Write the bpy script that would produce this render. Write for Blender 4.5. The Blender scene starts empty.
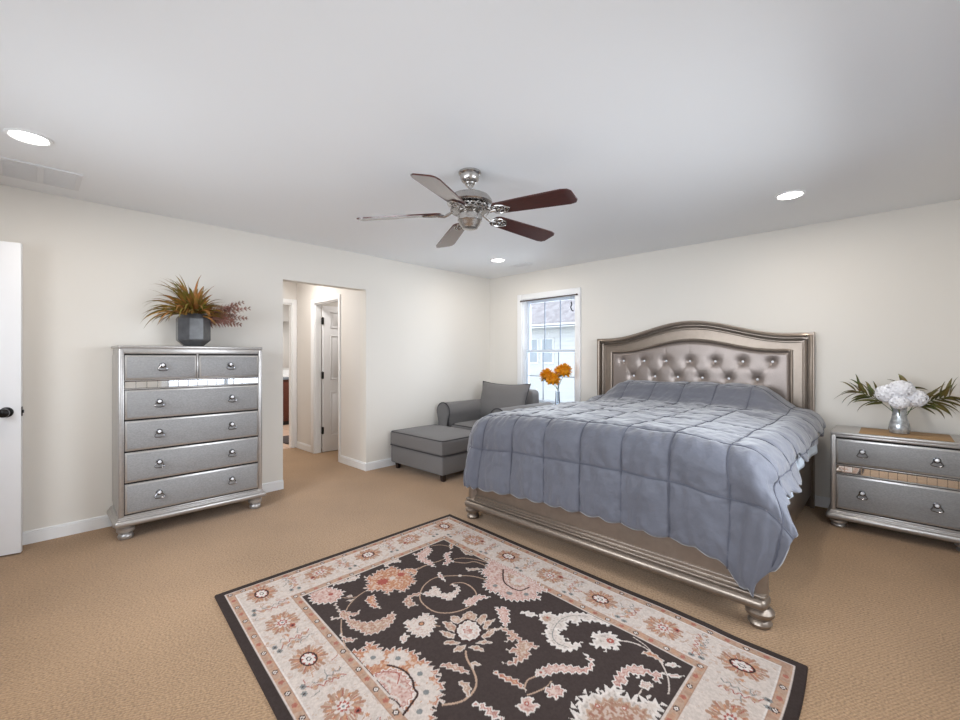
import bpy, bmesh, math, random
import numpy as np
from math import sin, cos, pi, radians, atan2, hypot, exp
from mathutils import Vector, Matrix, noise
random.seed(7)
SC = bpy.context.scene
COL = SC.collection

# ---------------------------------------------------------------- camera
cd = bpy.data.cameras.new('camera'); cam = bpy.data.objects.new('camera', cd); COL.objects.link(cam)
cd.sensor_width = 36; cd.lens = 36*431.6/960; cd.shift_y = -3/960; cd.clip_start = .02
cam.location = (4.308, -4.708, 1.286); cam.rotation_euler = (radians(90), 0, radians(43.8))
SC.camera = cam

# ---------------------------------------------------------------- world, light, exposure
SC.view_settings.view_transform = 'Standard'; SC.view_settings.look = 'None'
SC.view_settings.exposure = 0.42; SC.view_settings.gamma = 1; SC.view_settings.use_curve_mapping = False
w = bpy.data.worlds.new('sky'); SC.world = w; w.use_nodes = True
bg = w.node_tree.nodes['Background']; bg.inputs[0].default_value = (.90, .95, 1, 1); bg.inputs[1].default_value = 1.7
def area(name, loc, rot, sx, sy, power, col=(1, 1, 1), spread=180):
    l = bpy.data.lights.new(name, 'AREA'); l.shape = 'RECTANGLE'; l.size = sx; l.size_y = sy; l.energy = power; l.color = col
    l.spread = radians(spread)
    o = bpy.data.objects.new(name, l); COL.objects.link(o); o.location = loc; o.rotation_euler = rot
    return o
# daylight at the window openings (two unseen, added behind the camera, one unseen to its right, the one in view)
area('unseen_back_window_light', (1.75, -5.74, 1.45), (radians(66), 0, 0), 1.4, 1.25, 34, (.88, .94, 1), 150)
area('unseen_back_window_light', (3.75, -5.74, 1.45), (radians(66), 0, 0), 1.4, 1.25, 27, (.88, .94, 1), 150)
area('daylight_side_window', (4.94, -2.35, 1.45), (radians(62), 0, radians(90)), 1.6, 1.25, 34, (.88, .94, 1), 150)
area('daylight_bed_window', (1.02, .2, 1.4), (radians(90), 0, radians(180)), .8, 1.2, 16, (.86, .93, 1))
area('bathroom_fill_light', (-3.2, -2.0, 2.42), (0, 0, 0), .8, .8, 30, (1, .98, .96))  # unseen area light added to brighten the bathroom, no fixture
area('hall_fill_light', (-1.0, -2.6, 2.40), (0, 0, 0), .3, .3, 9, (1, .97, .93))  # unseen fill added to light the hall beyond the opening
area('closet_fill_light', (-.9, -1.4, 2.40), (0, 0, 0), .3, .3, 4, (1, .95, .9))  # unseen fill added inside the closet, no fixture modelled
LAMP_W = 5.5   # each recessed lamp

# ---------------------------------------------------------------- materials
def srgb(r, g, b):
    f = lambda c: (c/255/12.92) if c/255 <= .04045 else ((c/255+.055)/1.055)**2.4
    return (f(r), f(g), f(b), 1)
def mat(name, col, rough=.5, metal=0, spec=.5, noise_amt=0, nscale=20, bump=0, bscale=200, bdist=.002, col2=None,
        sheen=0, coat=0, trans=0, ior=1.45, emit=None, estr=0, stretch=(1, 1, 1), detail=3):
    m = bpy.data.materials.new(name); m.use_nodes = True
    N = m.node_tree.nodes; K = m.node_tree.links; b = N['Principled BSDF']
    b.inputs['Base Color'].default_value = col; b.inputs['Roughness'].default_value = rough
    b.inputs['Metallic'].default_value = metal; b.inputs['Specular IOR Level'].default_value = spec
    b.inputs['Sheen Weight'].default_value = sheen; b.inputs['Coat Weight'].default_value = coat
    b.inputs['Transmission Weight'].default_value = trans; b.inputs['IOR'].default_value = ior
    if emit: b.inputs['Emission Color'].default_value = emit; b.inputs['Emission Strength'].default_value = estr
    if noise_amt or bump:
        tc = N.new('ShaderNodeTexCoord'); mp = N.new('ShaderNodeMapping'); mp.inputs['Scale'].default_value = stretch
        K.new(tc.outputs['Object'], mp.inputs[0])
    if noise_amt:
        n = N.new('ShaderNodeTexNoise'); n.inputs['Scale'].default_value = nscale; n.inputs['Detail'].default_value = detail
        K.new(mp.outputs[0], n.inputs['Vector'])
        r = N.new('ShaderNodeMapRange'); r.inputs['From Min'].default_value = .3; r.inputs['From Max'].default_value = .7
        K.new(n.outputs['Fac'], r.inputs['Value'])
        mx = N.new('ShaderNodeMix'); mx.data_type = 'RGBA'
        c2 = col2 or tuple(c*(1-noise_amt) for c in col[:3])+(1,)
        mx.inputs[6].default_value = col; mx.inputs[7].default_value = c2
        K.new(r.outputs[0], mx.inputs[0]); K.new(mx.outputs[2], b.inputs['Base Color'])
    if bump:
        n = N.new('ShaderNodeTexNoise'); n.inputs['Scale'].default_value = bscale; n.inputs['Detail'].default_value = 3
        K.new(mp.outputs[0], n.inputs['Vector'])
        bp = N.new('ShaderNodeBump'); bp.inputs['Strength'].default_value = bump; bp.inputs['Distance'].default_value = bdist
        K.new(n.outputs['Fac'], bp.inputs['Height']); K.new(bp.outputs[0], b.inputs['Normal'])
    return m
M = {}
M['wall'] = mat('wall_paint', srgb(228, 223, 215), .75, bump=.15, bscale=350, bdist=.001)
M['hallwall'] = mat('hall_paint', srgb(226, 221, 215), .75, bump=.15, bscale=350, bdist=.001)
M['ceil'] = mat('ceiling_paint', srgb(239, 240, 241), .9, bump=.2, bscale=250, bdist=.001)
M['trim'] = mat('white_trim_paint', srgb(240, 240, 240), .35)
M['door'] = mat('white_door_paint', srgb(238, 238, 240), .4)
M['silver'] = mat('silver_lacquer', srgb(190, 186, 183), .32, metal=.72, noise_amt=.10, nscale=60, bump=.05, bscale=400)
M['champ'] = mat('champagne_silver_lacquer', srgb(144, 131, 119), .32, metal=.7, noise_amt=.12, nscale=25, bump=.05, bscale=300)
M['face'] = mat('embossed_grey_drawer_face', srgb(157, 156, 156), .5, metal=.1, noise_amt=.22, nscale=90, bump=.5, bscale=260, bdist=.001, stretch=(1, 1, 2.2))
M['mirror'] = mat('mirror', (.86, .86, .86, 1), .03, metal=1)
M['pewter'] = mat('dark_chrome', (.20, .20, .21, 1), .2, metal=1)
M['chrome'] = mat('chrome', (.75, .75, .76, 1), .12, metal=1)
M['nickel'] = mat('brushed_nickel', srgb(196, 192, 188), .26, metal=1, noise_amt=.2, nscale=40, stretch=(1, 1, 8))
M['crystal'] = mat('crystal', (.95, .96, 1, 1), .04, spec=1, coat=1)
M['glass'] = mat('clear_glass', (1, 1, 1, 1), .02, trans=1, ior=1.3)
M['mercury'] = mat('mercury_glass', srgb(214, 218, 220), .2, metal=.6, noise_amt=.6, nscale=45, detail=6)
M['dark'] = mat('dark_gap', srgb(38, 34, 32), .6)
M['blackmetal'] = mat('black_metal', srgb(28, 26, 26), .3, metal=.5)
M['bladewood'] = mat('mahogany_fan_blade', srgb(84, 36, 28), .28, noise_amt=.6, nscale=18, stretch=(1, 14, 1), coat=.7)
M['tuft'] = mat('champagne_leatherette', srgb(146, 134, 127), .30, metal=.45, noise_amt=.1, nscale=120, bump=.15, bscale=500)
M['comf'] = mat('grey_comforter', srgb(94, 95, 104), .6, sheen=.45, spec=.35, noise_amt=.08, nscale=8, bump=.7, bscale=20, bdist=.008, stretch=(1, 1, 1.0))
M['thread'] = mat('seam_thread_with_shade', srgb(82, 83, 94), .7)  # stitching colour darkened to carry the shade of the seam grooves
M['sheet'] = mat('pale_blue_sheet', srgb(205, 215, 226), .8)
M['mattress'] = mat('mattress', srgb(215, 215, 218), .9)
M['sofa'] = mat('grey_upholstery', srgb(120, 117, 116), .85, sheen=.1, spec=.25, noise_amt=.12, nscale=260, bump=.4, bscale=700, bdist=.001)
M['pipe'] = mat('dark_piping', srgb(66, 64, 66), .8)
M['sofaleg'] = mat('espresso_wood', srgb(40, 30, 27), .4)
M['vase'] = mat('charcoal_faceted_glaze', srgb(86, 86, 88), .22, spec=.6, noise_amt=.3, nscale=25)
M['leafg'] = mat('olive_leaf', srgb(104, 108, 44), .5, noise_amt=.5, nscale=14, col2=srgb(158, 112, 50))
M['leafo'] = mat('rust_leaf', srgb(176, 112, 62), .55, noise_amt=.5, nscale=18, col2=srgb(120, 100, 44))
M['leafd'] = mat('dark_green_leaf', srgb(78, 88, 42), .5, noise_amt=.5, nscale=16, col2=srgb(116, 96, 50))
M['fern'] = mat('dusty_red_fern', srgb(172, 114, 106), .6, noise_amt=.4, nscale=30, col2=srgb(140, 112, 92))
M['whitepetal'] = mat('white_petal', srgb(244, 243, 246), .7)
M['orangepetal'] = mat('orange_petal', srgb(238, 172, 26), .6, noise_amt=.5, nscale=60, col2=srgb(208, 130, 16))
M['stem'] = mat('green_stem', srgb(72, 92, 48), .5)
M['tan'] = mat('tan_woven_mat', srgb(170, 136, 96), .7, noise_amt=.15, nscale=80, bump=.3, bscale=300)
M['vanity'] = mat('cherry_wood', srgb(96, 48, 34), .35, noise_amt=.35, nscale=20, stretch=(1, 1, 8))
M['counter'] = mat('white_counter', srgb(235, 235, 235), .25)
M['countedge'] = mat('grey_counter_edge', srgb(130, 138, 148), .3)
M['bath'] = mat('bathroom_paint', srgb(214, 212, 208), .7)
M['siding'] = mat('white_siding', srgb(228, 230, 232), .7)
M['roof'] = mat('grey_shingles', srgb(186, 181, 184), .95, noise_amt=.35, nscale=5, bump=.6, bscale=8, bdist=.03, detail=6)
M['hwin'] = mat('neighbour_window_glass', srgb(176, 186, 196), .3)
M['lamp'] = mat('lamp_disc', (1, 1, 1, 1), .5, emit=(1, .97, .93, 1), estr=14)
M['muntin'] = mat('backlit_shade_muntin', srgb(132, 144, 162), .5)  # backlit shade of the bars put into their base colour
M['vinyl'] = mat('window_vinyl', srgb(214, 224, 236), .35)
M['grass'] = mat('lawn', srgb(110, 120, 80), .95, noise_amt=.3, nscale=4)
M['rod'] = mat('bronze_rod', srgb(84, 66, 56), .4, metal=.3)
M['vent'] = mat('vent_enamel', srgb(226, 226, 227), .5)
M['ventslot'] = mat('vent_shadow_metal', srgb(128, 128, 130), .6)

def pane_mat():
    m = bpy.data.materials.new('window_pane'); m.use_nodes = True
    N = m.node_tree.nodes; K = m.node_tree.links; N.clear()
    o = N.new('ShaderNodeOutputMaterial'); mx = N.new('ShaderNodeMixShader'); t = N.new('ShaderNodeBsdfTransparent'); g = N.new('ShaderNodeBsdfGlossy')
    g.inputs['Roughness'].default_value = .01; f = N.new('ShaderNodeFresnel'); f.inputs[0].default_value = 1.4
    t.inputs[0].default_value = (.95, .97, 1, 1)
    K.new(f.outputs[0], mx.inputs[0]); K.new(t.outputs[0], mx.inputs[1]); K.new(g.outputs[0], mx.inputs[2]); K.new(mx.outputs[0], o.inputs[0])
    return m
M['pane'] = pane_mat()
def carpet_mat():
    m = mat('brown_carpet', srgb(164, 133, 102), .95, spec=.15, sheen=.15)
    N = m.node_tree.nodes; K = m.node_tree.links; b = N['Principled BSDF']
    tc = N.new('ShaderNodeTexCoord')
    n1 = N.new('ShaderNodeTexNoise'); n1.inputs['Scale'].default_value = 1.3; n1.inputs['Detail'].default_value = 4
    n2 = N.new('ShaderNodeTexNoise'); n2.inputs['Scale'].default_value = 105; n2.inputs['Detail'].default_value = 3
    wv = N.new('ShaderNodeTexWave'); wv.inputs['Scale'].default_value = 26; wv.inputs['Distortion'].default_value = 2.5; wv.inputs['Detail'].default_value = 2; wv.inputs['Detail Scale'].default_value = 3
    mp = N.new('ShaderNodeMapping'); mp.inputs['Rotation'].default_value = (0, 0, radians(28)); K.new(tc.outputs['Object'], mp.inputs[0])
    K.new(mp.outputs[0], wv.inputs['Vector'])
    for n in (n1, n2): K.new(tc.outputs['Object'], n.inputs['Vector'])
    def ramp(src, a, c): 
        r = N.new('ShaderNodeMapRange'); r.inputs['From Min'].default_value = .25; r.inputs['From Max'].default_value = .75
        r.inputs['To Min'].default_value = a; r.inputs['To Max'].default_value = c; K.new(src, r.inputs['Value']); return r.outputs[0]
    def mul(a, c):
        q = N.new('ShaderNodeMath'); q.operation = 'MULTIPLY'; K.new(a, q.inputs[0]); K.new(c, q.inputs[1]); return q.outputs[0]
    f = mul(mul(ramp(n1.outputs['Fac'], .86, 1.10), ramp(n2.outputs['Fac'], .62, 1.32)), ramp(wv.outputs['Fac'], .88, 1.06))
    vm = N.new('ShaderNodeVectorMath'); vm.operation = 'SCALE'; vm.inputs[0].default_value = srgb(164, 133, 102)[:3]; K.new(f, vm.inputs['Scale'])
    K.new(vm.outputs[0], b.inputs['Base Color'])
    bp = N.new('ShaderNodeBump'); bp.inputs['Strength'].default_value = .9; bp.inputs['Distance'].default_value = .006
    K.new(n2.outputs['Fac'], bp.inputs['Height']); K.new(bp.outputs[0], b.inputs['Normal'])
    return m
M['carpet'] = carpet_mat()
def tile_mat():
    m = mat('bathroom_tile', srgb(214, 184, 162), .3); N = m.node_tree.nodes; K = m.node_tree.links
    b = N['Principled BSDF']; br = N.new('ShaderNodeTexBrick'); br.offset = 0; br.inputs['Scale'].default_value = 3.2
    br.inputs['Brick Width'].default_value = 1; br.inputs['Row Height'].default_value = 1; br.inputs['Mortar Size'].default_value = .015
    br.inputs['Color1'].default_value = srgb(214, 184, 162); br.inputs['Color2'].default_value = srgb(206, 176, 156); br.inputs['Mortar'].default_value = srgb(150, 132, 120)
    tc = N.new('ShaderNodeTexCoord'); K.new(tc.outputs['Object'], br.inputs['Vector']); K.new(br.outputs['Color'], b.inputs['Base Color'])
    return m
M['tile'] = tile_mat()

# ---------------------------------------------------------------- mesh helpers
class MB:
    def __init__(s): s.bm = bmesh.new()
    def box(s, x0, x1, y0, y1, z0, z1, bev=0, seg=2, mi=0):
        t = bmesh.new(); bmesh.ops.create_cube(t, size=1)
        for v in t.verts: v.co = Vector(((x0+x1)/2+v.co.x*(x1-x0), (y0+y1)/2+v.co.y*(y1-y0), (z0+z1)/2+v.co.z*(z1-z0)))
        if bev: bmesh.ops.bevel(t, geom=t.edges[:], offset=min(bev, .49*min(abs(x1-x0), abs(y1-y0), abs(z1-z0))), segments=seg, profile=.5, affect='EDGES')
        for f in t.faces: f.material_index = mi
        s.add(t); return s
    def add(s, t, mtx=None):
        if mtx is not None: bmesh.ops.transform(t, matrix=mtx, verts=t.verts)
        me = bpy.data.meshes.new('tmp'); t.to_mesh(me); t.free(); s.bm.from_mesh(me); bpy.data.meshes.remove(me)
    def lathe(s, prof, c=(0, 0, 0), n=24, cap=True, mtx=None, twist=0):
        t = bmesh.new(); rings = []
        for r, z in prof:
            rings.append([t.verts.new((r*cos(2*pi*i/n+twist), r*sin(2*pi*i/n+twist), z)) for i in range(n)])
        for a, b in zip(rings, rings[1:]):
            for i in range(n): t.faces.new((a[i], a[(i+1) % n], b[(i+1) % n], b[i]))
        if cap: t.faces.new(rings[0][::-1]); t.faces.new(rings[-1])
        bmesh.ops.recalc_face_normals(t, faces=t.faces[:])
        s.add(t, (mtx or Matrix.Identity(4)) if c == (0, 0, 0) else Matrix.Translation(c) @ (mtx or Matrix.Identity(4))); return s
    def tube(s, pts, r, n=8, closed=False, rf=None):
        pts = [Vector(p) for p in pts]; t = bmesh.new(); rings = []; L = len(pts); up = Vector((0, 0, 1)); prev = None
        for i, p in enumerate(pts):
            a = pts[(i-1) % L] if (closed or i > 0) else p; b = pts[(i+1) % L] if (closed or i < L-1) else p
            d = (b-a); d = d.normalized() if d.length > 1e-9 else Vector((0, 0, 1))
            if prev is None:
                u = d.cross(up) if abs(d.z) < .95 else d.cross(Vector((1, 0, 0)))
            else: u = prev - d*prev.dot(d)
            u = u.normalized(); prev = u; v = d.cross(u); rr = r*(rf(i/(L-1)) if rf else 1)
            rings.append([t.verts.new(p+(u*cos(2*pi*k/n)+v*sin(2*pi*k/n))*rr) for k in range(n)])
        R = list(zip(rings, rings[1:]))+([(rings[-1], rings[0])] if closed else [])
        for a, b in R:
            for k in range(n): t.faces.new((a[k], a[(k+1) % n], b[(k+1) % n], b[k]))
        if not closed: t.faces.new(rings[0][::-1]); t.faces.new(rings[-1])
        bmesh.ops.recalc_face_normals(t, faces=t.faces[:]); s.add(t); return s
    def prism(s, poly, a, b, axis='y', mtx=None):
        f = {'y': lambda p, h: (p[0], h, p[1]), 'z': lambda p, h: (p[0], p[1], h), 'x': lambda p, h: (h, p[0], p[1])}[axis]
        t = bmesh.new(); A = [t.verts.new(f(p, a)) for p in poly]; B = [t.verts.new(f(p, b)) for p in poly]; n = len(poly)
        t.faces.new(A[::-1]); t.faces.new(B)
        for i in range(n): t.faces.new((A[i], A[(i+1) % n], B[(i+1) % n], B[i]))
        bmesh.ops.triangulate(t, faces=[q for q in t.faces if len(q.verts) > 6]); bmesh.ops.recalc_face_normals(t, faces=t.faces[:])
        s.add(t, mtx); return s
    def ball(s, c, r, sc=(1, 1, 1), u=14, v=9):
        t = bmesh.new(); bmesh.ops.create_uvsphere(t, u_segments=u, v_segments=v, radius=r)
        s.add(t, Matrix.Translation(c) @ Matrix.Diagonal((*sc, 1))); return s
    def grid(s, P, closed_u=False):
        t = bmesh.new(); V = [[t.verts.new(p) for p in row] for row in P]
        for i in range(len(V)-1):
            for j in range(len(V[0])-1): t.faces.new((V[i][j], V[i][j+1], V[i+1][j+1], V[i+1][j]))
        s.add(t); return s
    def cushion(s, x0, x1, y0, y1, z0, z1, r, bulge=0, n=14, bside=0):
        hx, hy, hz = (x1-x0)/2, (y1-y0)/2, (z1-z0)/2; c = Vector(((x0+x1)/2, (y0+y1)/2, (z0+z1)/2)); r = min(r, hx, hy, hz)
        t = bmesh.new(); bmesh.ops.create_cube(t, size=2); bmesh.ops.subdivide_edges(t, edges=t.edges[:], cuts=n, use_grid_fill=True)
        for v in t.verts:
            u = v.co.copy()
            q = Vector((u.x*hx, u.y*hy, u.z*hz))
            # push samples towards the rounding
            inn = Vector((max(-hx+r, min(hx-r, q.x)), max(-hy+r, min(hy-r, q.y)), max(-hz+r, min(hz-r, q.z))))
            d = q-inn
            if d.length > 1e-6 and r > 0: q = inn+d.normalized()*r
            q.z += bulge*(1-u.x**4)*(1-u.y**4)*(1 if u.z > 0 else 0)*abs(u.z)
            q.x += bside*u.x*(1-u.y**2)*(1-u.z**2); q.y += bside*u.y*(1-u.x**2)*(1-u.z**2)
            v.co = c+q
        s.add(t); return s
    def build(s, name, m, parent=None, ang=40, smooth=True, kind=None):
        me = bpy.data.meshes.new(name); s.bm.to_mesh(me); s.bm.free()
        ms = m if isinstance(m, (list, tuple)) else [m]
        for q in ms: me.materials.append(M[q] if isinstance(q, str) else q)
        if smooth:
            me.polygons.foreach_set('use_smooth', [True]*len(me.polygons)); me.set_sharp_from_angle(angle=radians(ang))
        o = bpy.data.objects.new(name, me); COL.objects.link(o)
        if parent: o.parent = parent
        if kind: o['kind'] = kind
        return o
def tag(o, label, cat, group=None):
    o['label'] = label; o['category'] = cat
    if group: o['group'] = group
    return o
def thing(name, label, cat, loc=(0, 0, 0), rz=0, group=None):
    o = bpy.data.objects.new(name, None); COL.objects.link(o); o.location = loc; o.rotation_euler = (0, 0, rz); o.empty_display_size = .1
    return tag(o, label, cat, group)
def struct(name, mb, m, parent=None): return mb.build(name, m, parent, kind=None if parent else 'structure')
def boxobj(name, m, dims, parent=None, bev=0, kind=None): return MB().box(*dims, bev=bev).build(name, m, parent, kind=kind)
def sm(a, b, x):
    t = max(0, min(1, (x-a)/(b-a))) if a != b else 0
    return t*t*(3-2*t)

# ---------------------------------------------------------------- room shell
RX, RY, H = 4.86, -5.66, 2.44
OY0, OY1, OZ = -2.997, -2.078, 2.045      # opening in the left wall
struct('floor', MB().box(-1.84, RX+.12, RY-1.2, .12, -.1, 0), 'carpet')
struct('floor_bathroom', MB().box(-4.6, -1.84, -3.3, -.4, -.1, .003), 'tile')
struct('ceiling', MB().box(-4.6, RX+.12, RY-1.2, .12, H, H+.1), 'ceil')
wl = MB(); wl.box(-.12, 0, RY-.12, OY0, 0, H).box(-.12, 0, OY0, OY1, OZ, H).box(-.12, 0, OY1, .12, 0, H)
struct('wall_left', wl, 'wall')
def wall_with_hole(name, axis, pos, thick, a0, a1, holes, m='wall'):
    mb = MB(); cur = a0
    def bx(p, q, z0, z1):
        lo, hi = min(pos, pos+thick), max(pos, pos+thick)
        if axis == 'y': mb.box(p, q, lo, hi, z0, z1)
        else: mb.box(lo, hi, p, q, z0, z1)
    for h0, h1, z0, z1 in holes:
        bx(cur, h0, 0, H)
        if z0 > 0: bx(h0, h1, 0, z0)
        bx(h0, h1, z1, H); cur = h1
    bx(cur, a1, 0, H); return struct(name, mb, m)
WX0, WX1, WZ0, WZ1 = .60, 1.45, .66, 2.075
wall_with_hole('wall_headboard', 'y', 0, .14, 0, RX+.12, [(WX0, WX1, WZ0, WZ1)])
wall_with_hole('wall_back', 'y', RY-.14, .14, 0, RX+.12, [(.14, .98, 0, 2.05), (1.0, 2.5, .78, 2.13), (3.0, 4.5, .78, 2.13)])
wall_with_hole('wall_right', 'x', RX, .14, RY, 0, [(-3.2, -1.5, .78, 2.13)])
# unseen entry hall stub behind the back doorway, closed to block sky light
struct('wall_entry', MB().box(-.12, 1.2, RY-1.2, RY-1.1, 0, H).box(1.1, 1.2, RY-1.1, RY-.14, 0, H).box(-.12, -.02, RY-1.1, RY-.14, 0, H), 'hallwall')
# hall beyond the opening
struct('wall_closet', MB().box(-.60, -.12, -2.075, -1.995, 0, H), 'hallwall')
struct('wall_hall', MB().box(-1.84, -1.27, -2.075, -1.995, 0, H).box(-1.27, -.60, -2.075, -1.995, 2.0, H)
       .box(-1.92, -1.84, -2.135, -1.955, 0, H).box(-1.92, -1.84, -2.93, -2.135, 2.04, H).box(-1.96, -1.84, -3.3, -2.93, 0, H)
       .box(-1.84, -.12, -3.22, -3.10, 0, H), 'hallwall')
struct('wall_closet_back', MB().box(-1.6, -.12, -.5, -.4, 0, H).box(-1.6, -1.5, -1.955, -.5, 0, H), 'hallwall')
struct('wall_bathroom', MB().box(-4.6, -4.5, -3.3, -.4, 0, H).box(-4.5, -1.96, -3.3, -3.22, 0, H).box(-4.5, -1.6, -.5, -.4, 0, H).box(-1.96, -1.9, -1.955, -.5, 0, H), 'bath')
# reveal lining of opening
# baseboards
def baseb(name, segs):
    mb = MB()
    for x0, y0, x1, y1, nx, ny in segs:   # run from (x0,y0) to (x1,y1); (nx,ny) points into the room
        t = .016
        a = [min(x0, x1, x0+nx*t, x1+nx*t), max(x0, x1, x0+nx*t, x1+nx*t), min(y0, y1, y0+ny*t, y1+ny*t), max(y0, y1, y0+ny*t, y1+ny*t)]
        mb.box(*a, 0, .075)
        t = .010
        a = [min(x0, x1, x0+nx*t, x1+nx*t), max(x0, x1, x0+nx*t, x1+nx*t), min(y0, y1, y0+ny*t, y1+ny*t), max(y0, y1, y0+ny*t, y1+ny*t)]
        mb.box(*a, .075, .09, bev=.003)
    return struct(name, mb, 'trim')
baseb('baseboard_left', [(0, RY, 0, OY0, 1, 0), (0, OY1-.016, 0, 0, 1, 0)])
baseb('baseboard_headboard', [(0, 0, RX, 0, 0, -1)])
baseb('baseboard_right', [(RX, RY, RX, 0, -1, 0)])
baseb('baseboard_hall', [(-.58, -2.075, 0, -2.075, 0, -1), (-1.84, -2.075, -1.356, -2.075, 0, -1), (-.12, -3.1, -1.84, -3.1, 0, 1)])

# ---------------------------------------------------------------- window in view
wi = MB()
cw = .07
wi.box(WX0-cw, WX0+.005, -.022, 0, WZ0-.06, WZ1+cw, bev=.004).box(WX1-.005, WX1+cw, -.022, 0, WZ0-.06, WZ1+cw, bev=.004).box(WX0, WX1, -.022, 0, WZ1-.005, WZ1+cw, bev=.004)
w1 = struct('window_1', wi, 'trim')
jm = MB(); jm.box(WX0, WX0+.012, 0, .14, WZ0, WZ1).box(WX1-.012, WX1, 0, .14, WZ0, WZ1).box(WX0, WX1, 0, .14, WZ1-.012, WZ1)
jm.build('window_jamb', 'trim', w1)
boxobj('window_sill', 'trim', (WX0-.09, WX1+.09, -.06, .14, WZ0-.02, WZ0+.012), w1, bev=.005)
def sash(name, x0, x1, y, z0, z1, cols, rows):
    f = .036; mb = MB(); mb.box(x0, x0+f, y-.018, y+.018, z0, z1, bev=.003).box(x1-f, x1, y-.018, y+.018, z0, z1, bev=.003)
    mb.box(x0+f, x1-f, y-.018, y+.018, z0, z0+f, bev=.003).box(x0+f, x1-f, y-.018, y+.018, z1-f, z1, bev=.003)
    o = mb.build(name, 'vinyl', w1)
    g = MB()
    for i in range(1, cols): xx = x0+f+(x1-x0-2*f)*i/cols; g.box(xx-.006, xx+.006, y-.004, y+.004, z0+f, z1-f)
    for i in range(1, rows): zz = z0+f+(z1-z0-2*f)*i/rows; g.box(x0+f, x1-f, y-.004, y+.004, zz-.006, zz+.006)
    g.build('muntins', 'muntin', o)
    boxobj('glass_pane', 'pane', (x0+f-.002, x1-f+.002, y-.0015, y+.0015, z0+f-.002, z1-f+.002), o)
sash('upper_sash', WX0+.02, WX1-.02, .112, 1.345, WZ1-.012, 3, 2)
sash('lower_sash', WX0+.02, WX1-.02, .072, WZ0+.012, 1.385, 3, 2)
# unseen windows round the room, put in to bring in the daylight
def plain_window(n, axis, pos, sgn, a0, a1, z0, z1):
    def bx(mb, p, q, d0, d1, y0, y1, bev=0):
        lo, hi = sorted((pos+sgn*d0, pos+sgn*d1))
        if axis == 'y': mb.box(p, q, lo, hi, y0, y1, bev=bev)
        else: mb.box(lo, hi, p, q, y0, y1, bev=bev)
        return mb
    f = MB()
    for p, q, u, v in ((a0-.07, a0, z0-.07, z1+.07), (a1, a1+.07, z0-.07, z1+.07), (a0, a1, z1, z1+.07), (a0, a1, z0-.07, z0)): bx(f, p, q, -.02, 0, u, v)
    o = struct(n, f, 'trim')
    s = MB(); m_ = (a0+a1)/2; c = .03; zm = (z0+z1)/2
    for p, q, u, v in ((a0, a0+c, z0, z1), (a1-c, a1, z0, z1), (m_-.03, m_+.03, z0, z1), (a0, a1, z0, z0+c), (a0, a1, z1-c, z1), (a0, a1, zm-.015, zm+.015)): bx(s, p, q, .03, .06, u, v)
    s.build('sash', 'vinyl', o); bx(MB(), a0, a1, .044, .046, z0, z1).build('glass_pane', 'pane', o)
plain_window('window_2', 'y', RY, -1, 1.0, 2.5, .78, 2.13)
plain_window('window_3', 'y', RY, -1, 3.0, 4.5, .78, 2.13)
plain_window('window_4', 'x', RX, 1, -3.2, -1.5, .78, 2.13)

rod = thing('curtain_rod', 'thin bronze tension rod across the top of the window', 'rod', (WX0, -.03, 2.05))
MB().tube([(.0, 0, 0), (WX1-WX0+.03, 0, .01)], .007).build('rod', 'rod', rod)
MB().ball((0, 0, 0), .012).build('finial', 'rod', rod); MB().ball((WX1-WX0+.03, 0, .01), .012).build('finial', 'rod', rod)
tag(MB().tube([(1.36, .03, 2.07), (1.361, .03, 1.99), (1.363, .03, 1.965)], .0012, 6).tube([(1.363, .03, 1.985), (1.37, .03, 1.95), (1.355, .03, 1.915), (1.375, .03, 1.875), (1.395, .03, 1.865)], .008, 6).build('blind_cord', 'blackmetal'),
    'short dark blind cord hanging in the upper right of the window', 'cord')

# doors and casings
def casing_y(name, x0, x1, y, z1, cwid=.085, dep=.12, sgn=-1):  # in a wall facing sgn*y
    mb = MB(); t = .02; lo, hi = sorted((y, y+sgn*t))
    mb.box(x0-cwid, x0+.005, lo, hi, 0, z1+cwid, bev=.004).box(x1-.005, x1+cwid, lo, hi, 0, z1+cwid, bev=.004).box(x0, x1, lo, hi, z1-.005, z1+cwid, bev=.004)
    a, b = sorted((y+sgn*.001, y-sgn*dep)); mb.box(x0, x0+.018, a, b, 0, z1).box(x1-.018, x1, a, b, 0, z1).box(x0, x1, a, b, z1-.018, z1)
    return struct(name, mb, 'trim')
tr = MB(); tr.box(-1.355, -1.265, -2.095, -2.075, 0, 2.055, bev=.004).box(-1.265, -.60, -2.095, -2.075, 1.997, 2.055, bev=.004).box(-.615, -.58, -2.092, -2.075, 0, 2.055, bev=.004)
tr.box(-1.27, -1.252, -2.076, -1.995, 0, 2.0).box(-.618, -.60, -2.076, -1.995, 0, 2.0).box(-1.27, -.60, -2.076, -1.995, 1.982, 2.0)
struct('trim_1', tr, 'trim')
c2 = MB(); c2.box(-1.84, -1.822, -2.14, -2.078, 0, 2.10, bev=.004).box(-1.84, -1.822, -3.02, -2.93, 0, 2.125, bev=.004).box(-1.84, -1.822, -2.93, -2.14, 2.04, 2.10, bev=.004)
c2.box(-1.92, -1.84, -2.15, -2.135, 0, 2.04).box(-1.96, -1.84, -2.932, -2.91, 0, 2.04).box(-1.92, -1.84, -2.91, -2.15, 2.025, 2.04)
struct('trim_2', c2, 'trim')
casing_y('trim_3', .14, .98, RY, 2.05, dep=.14, sgn=1)
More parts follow.
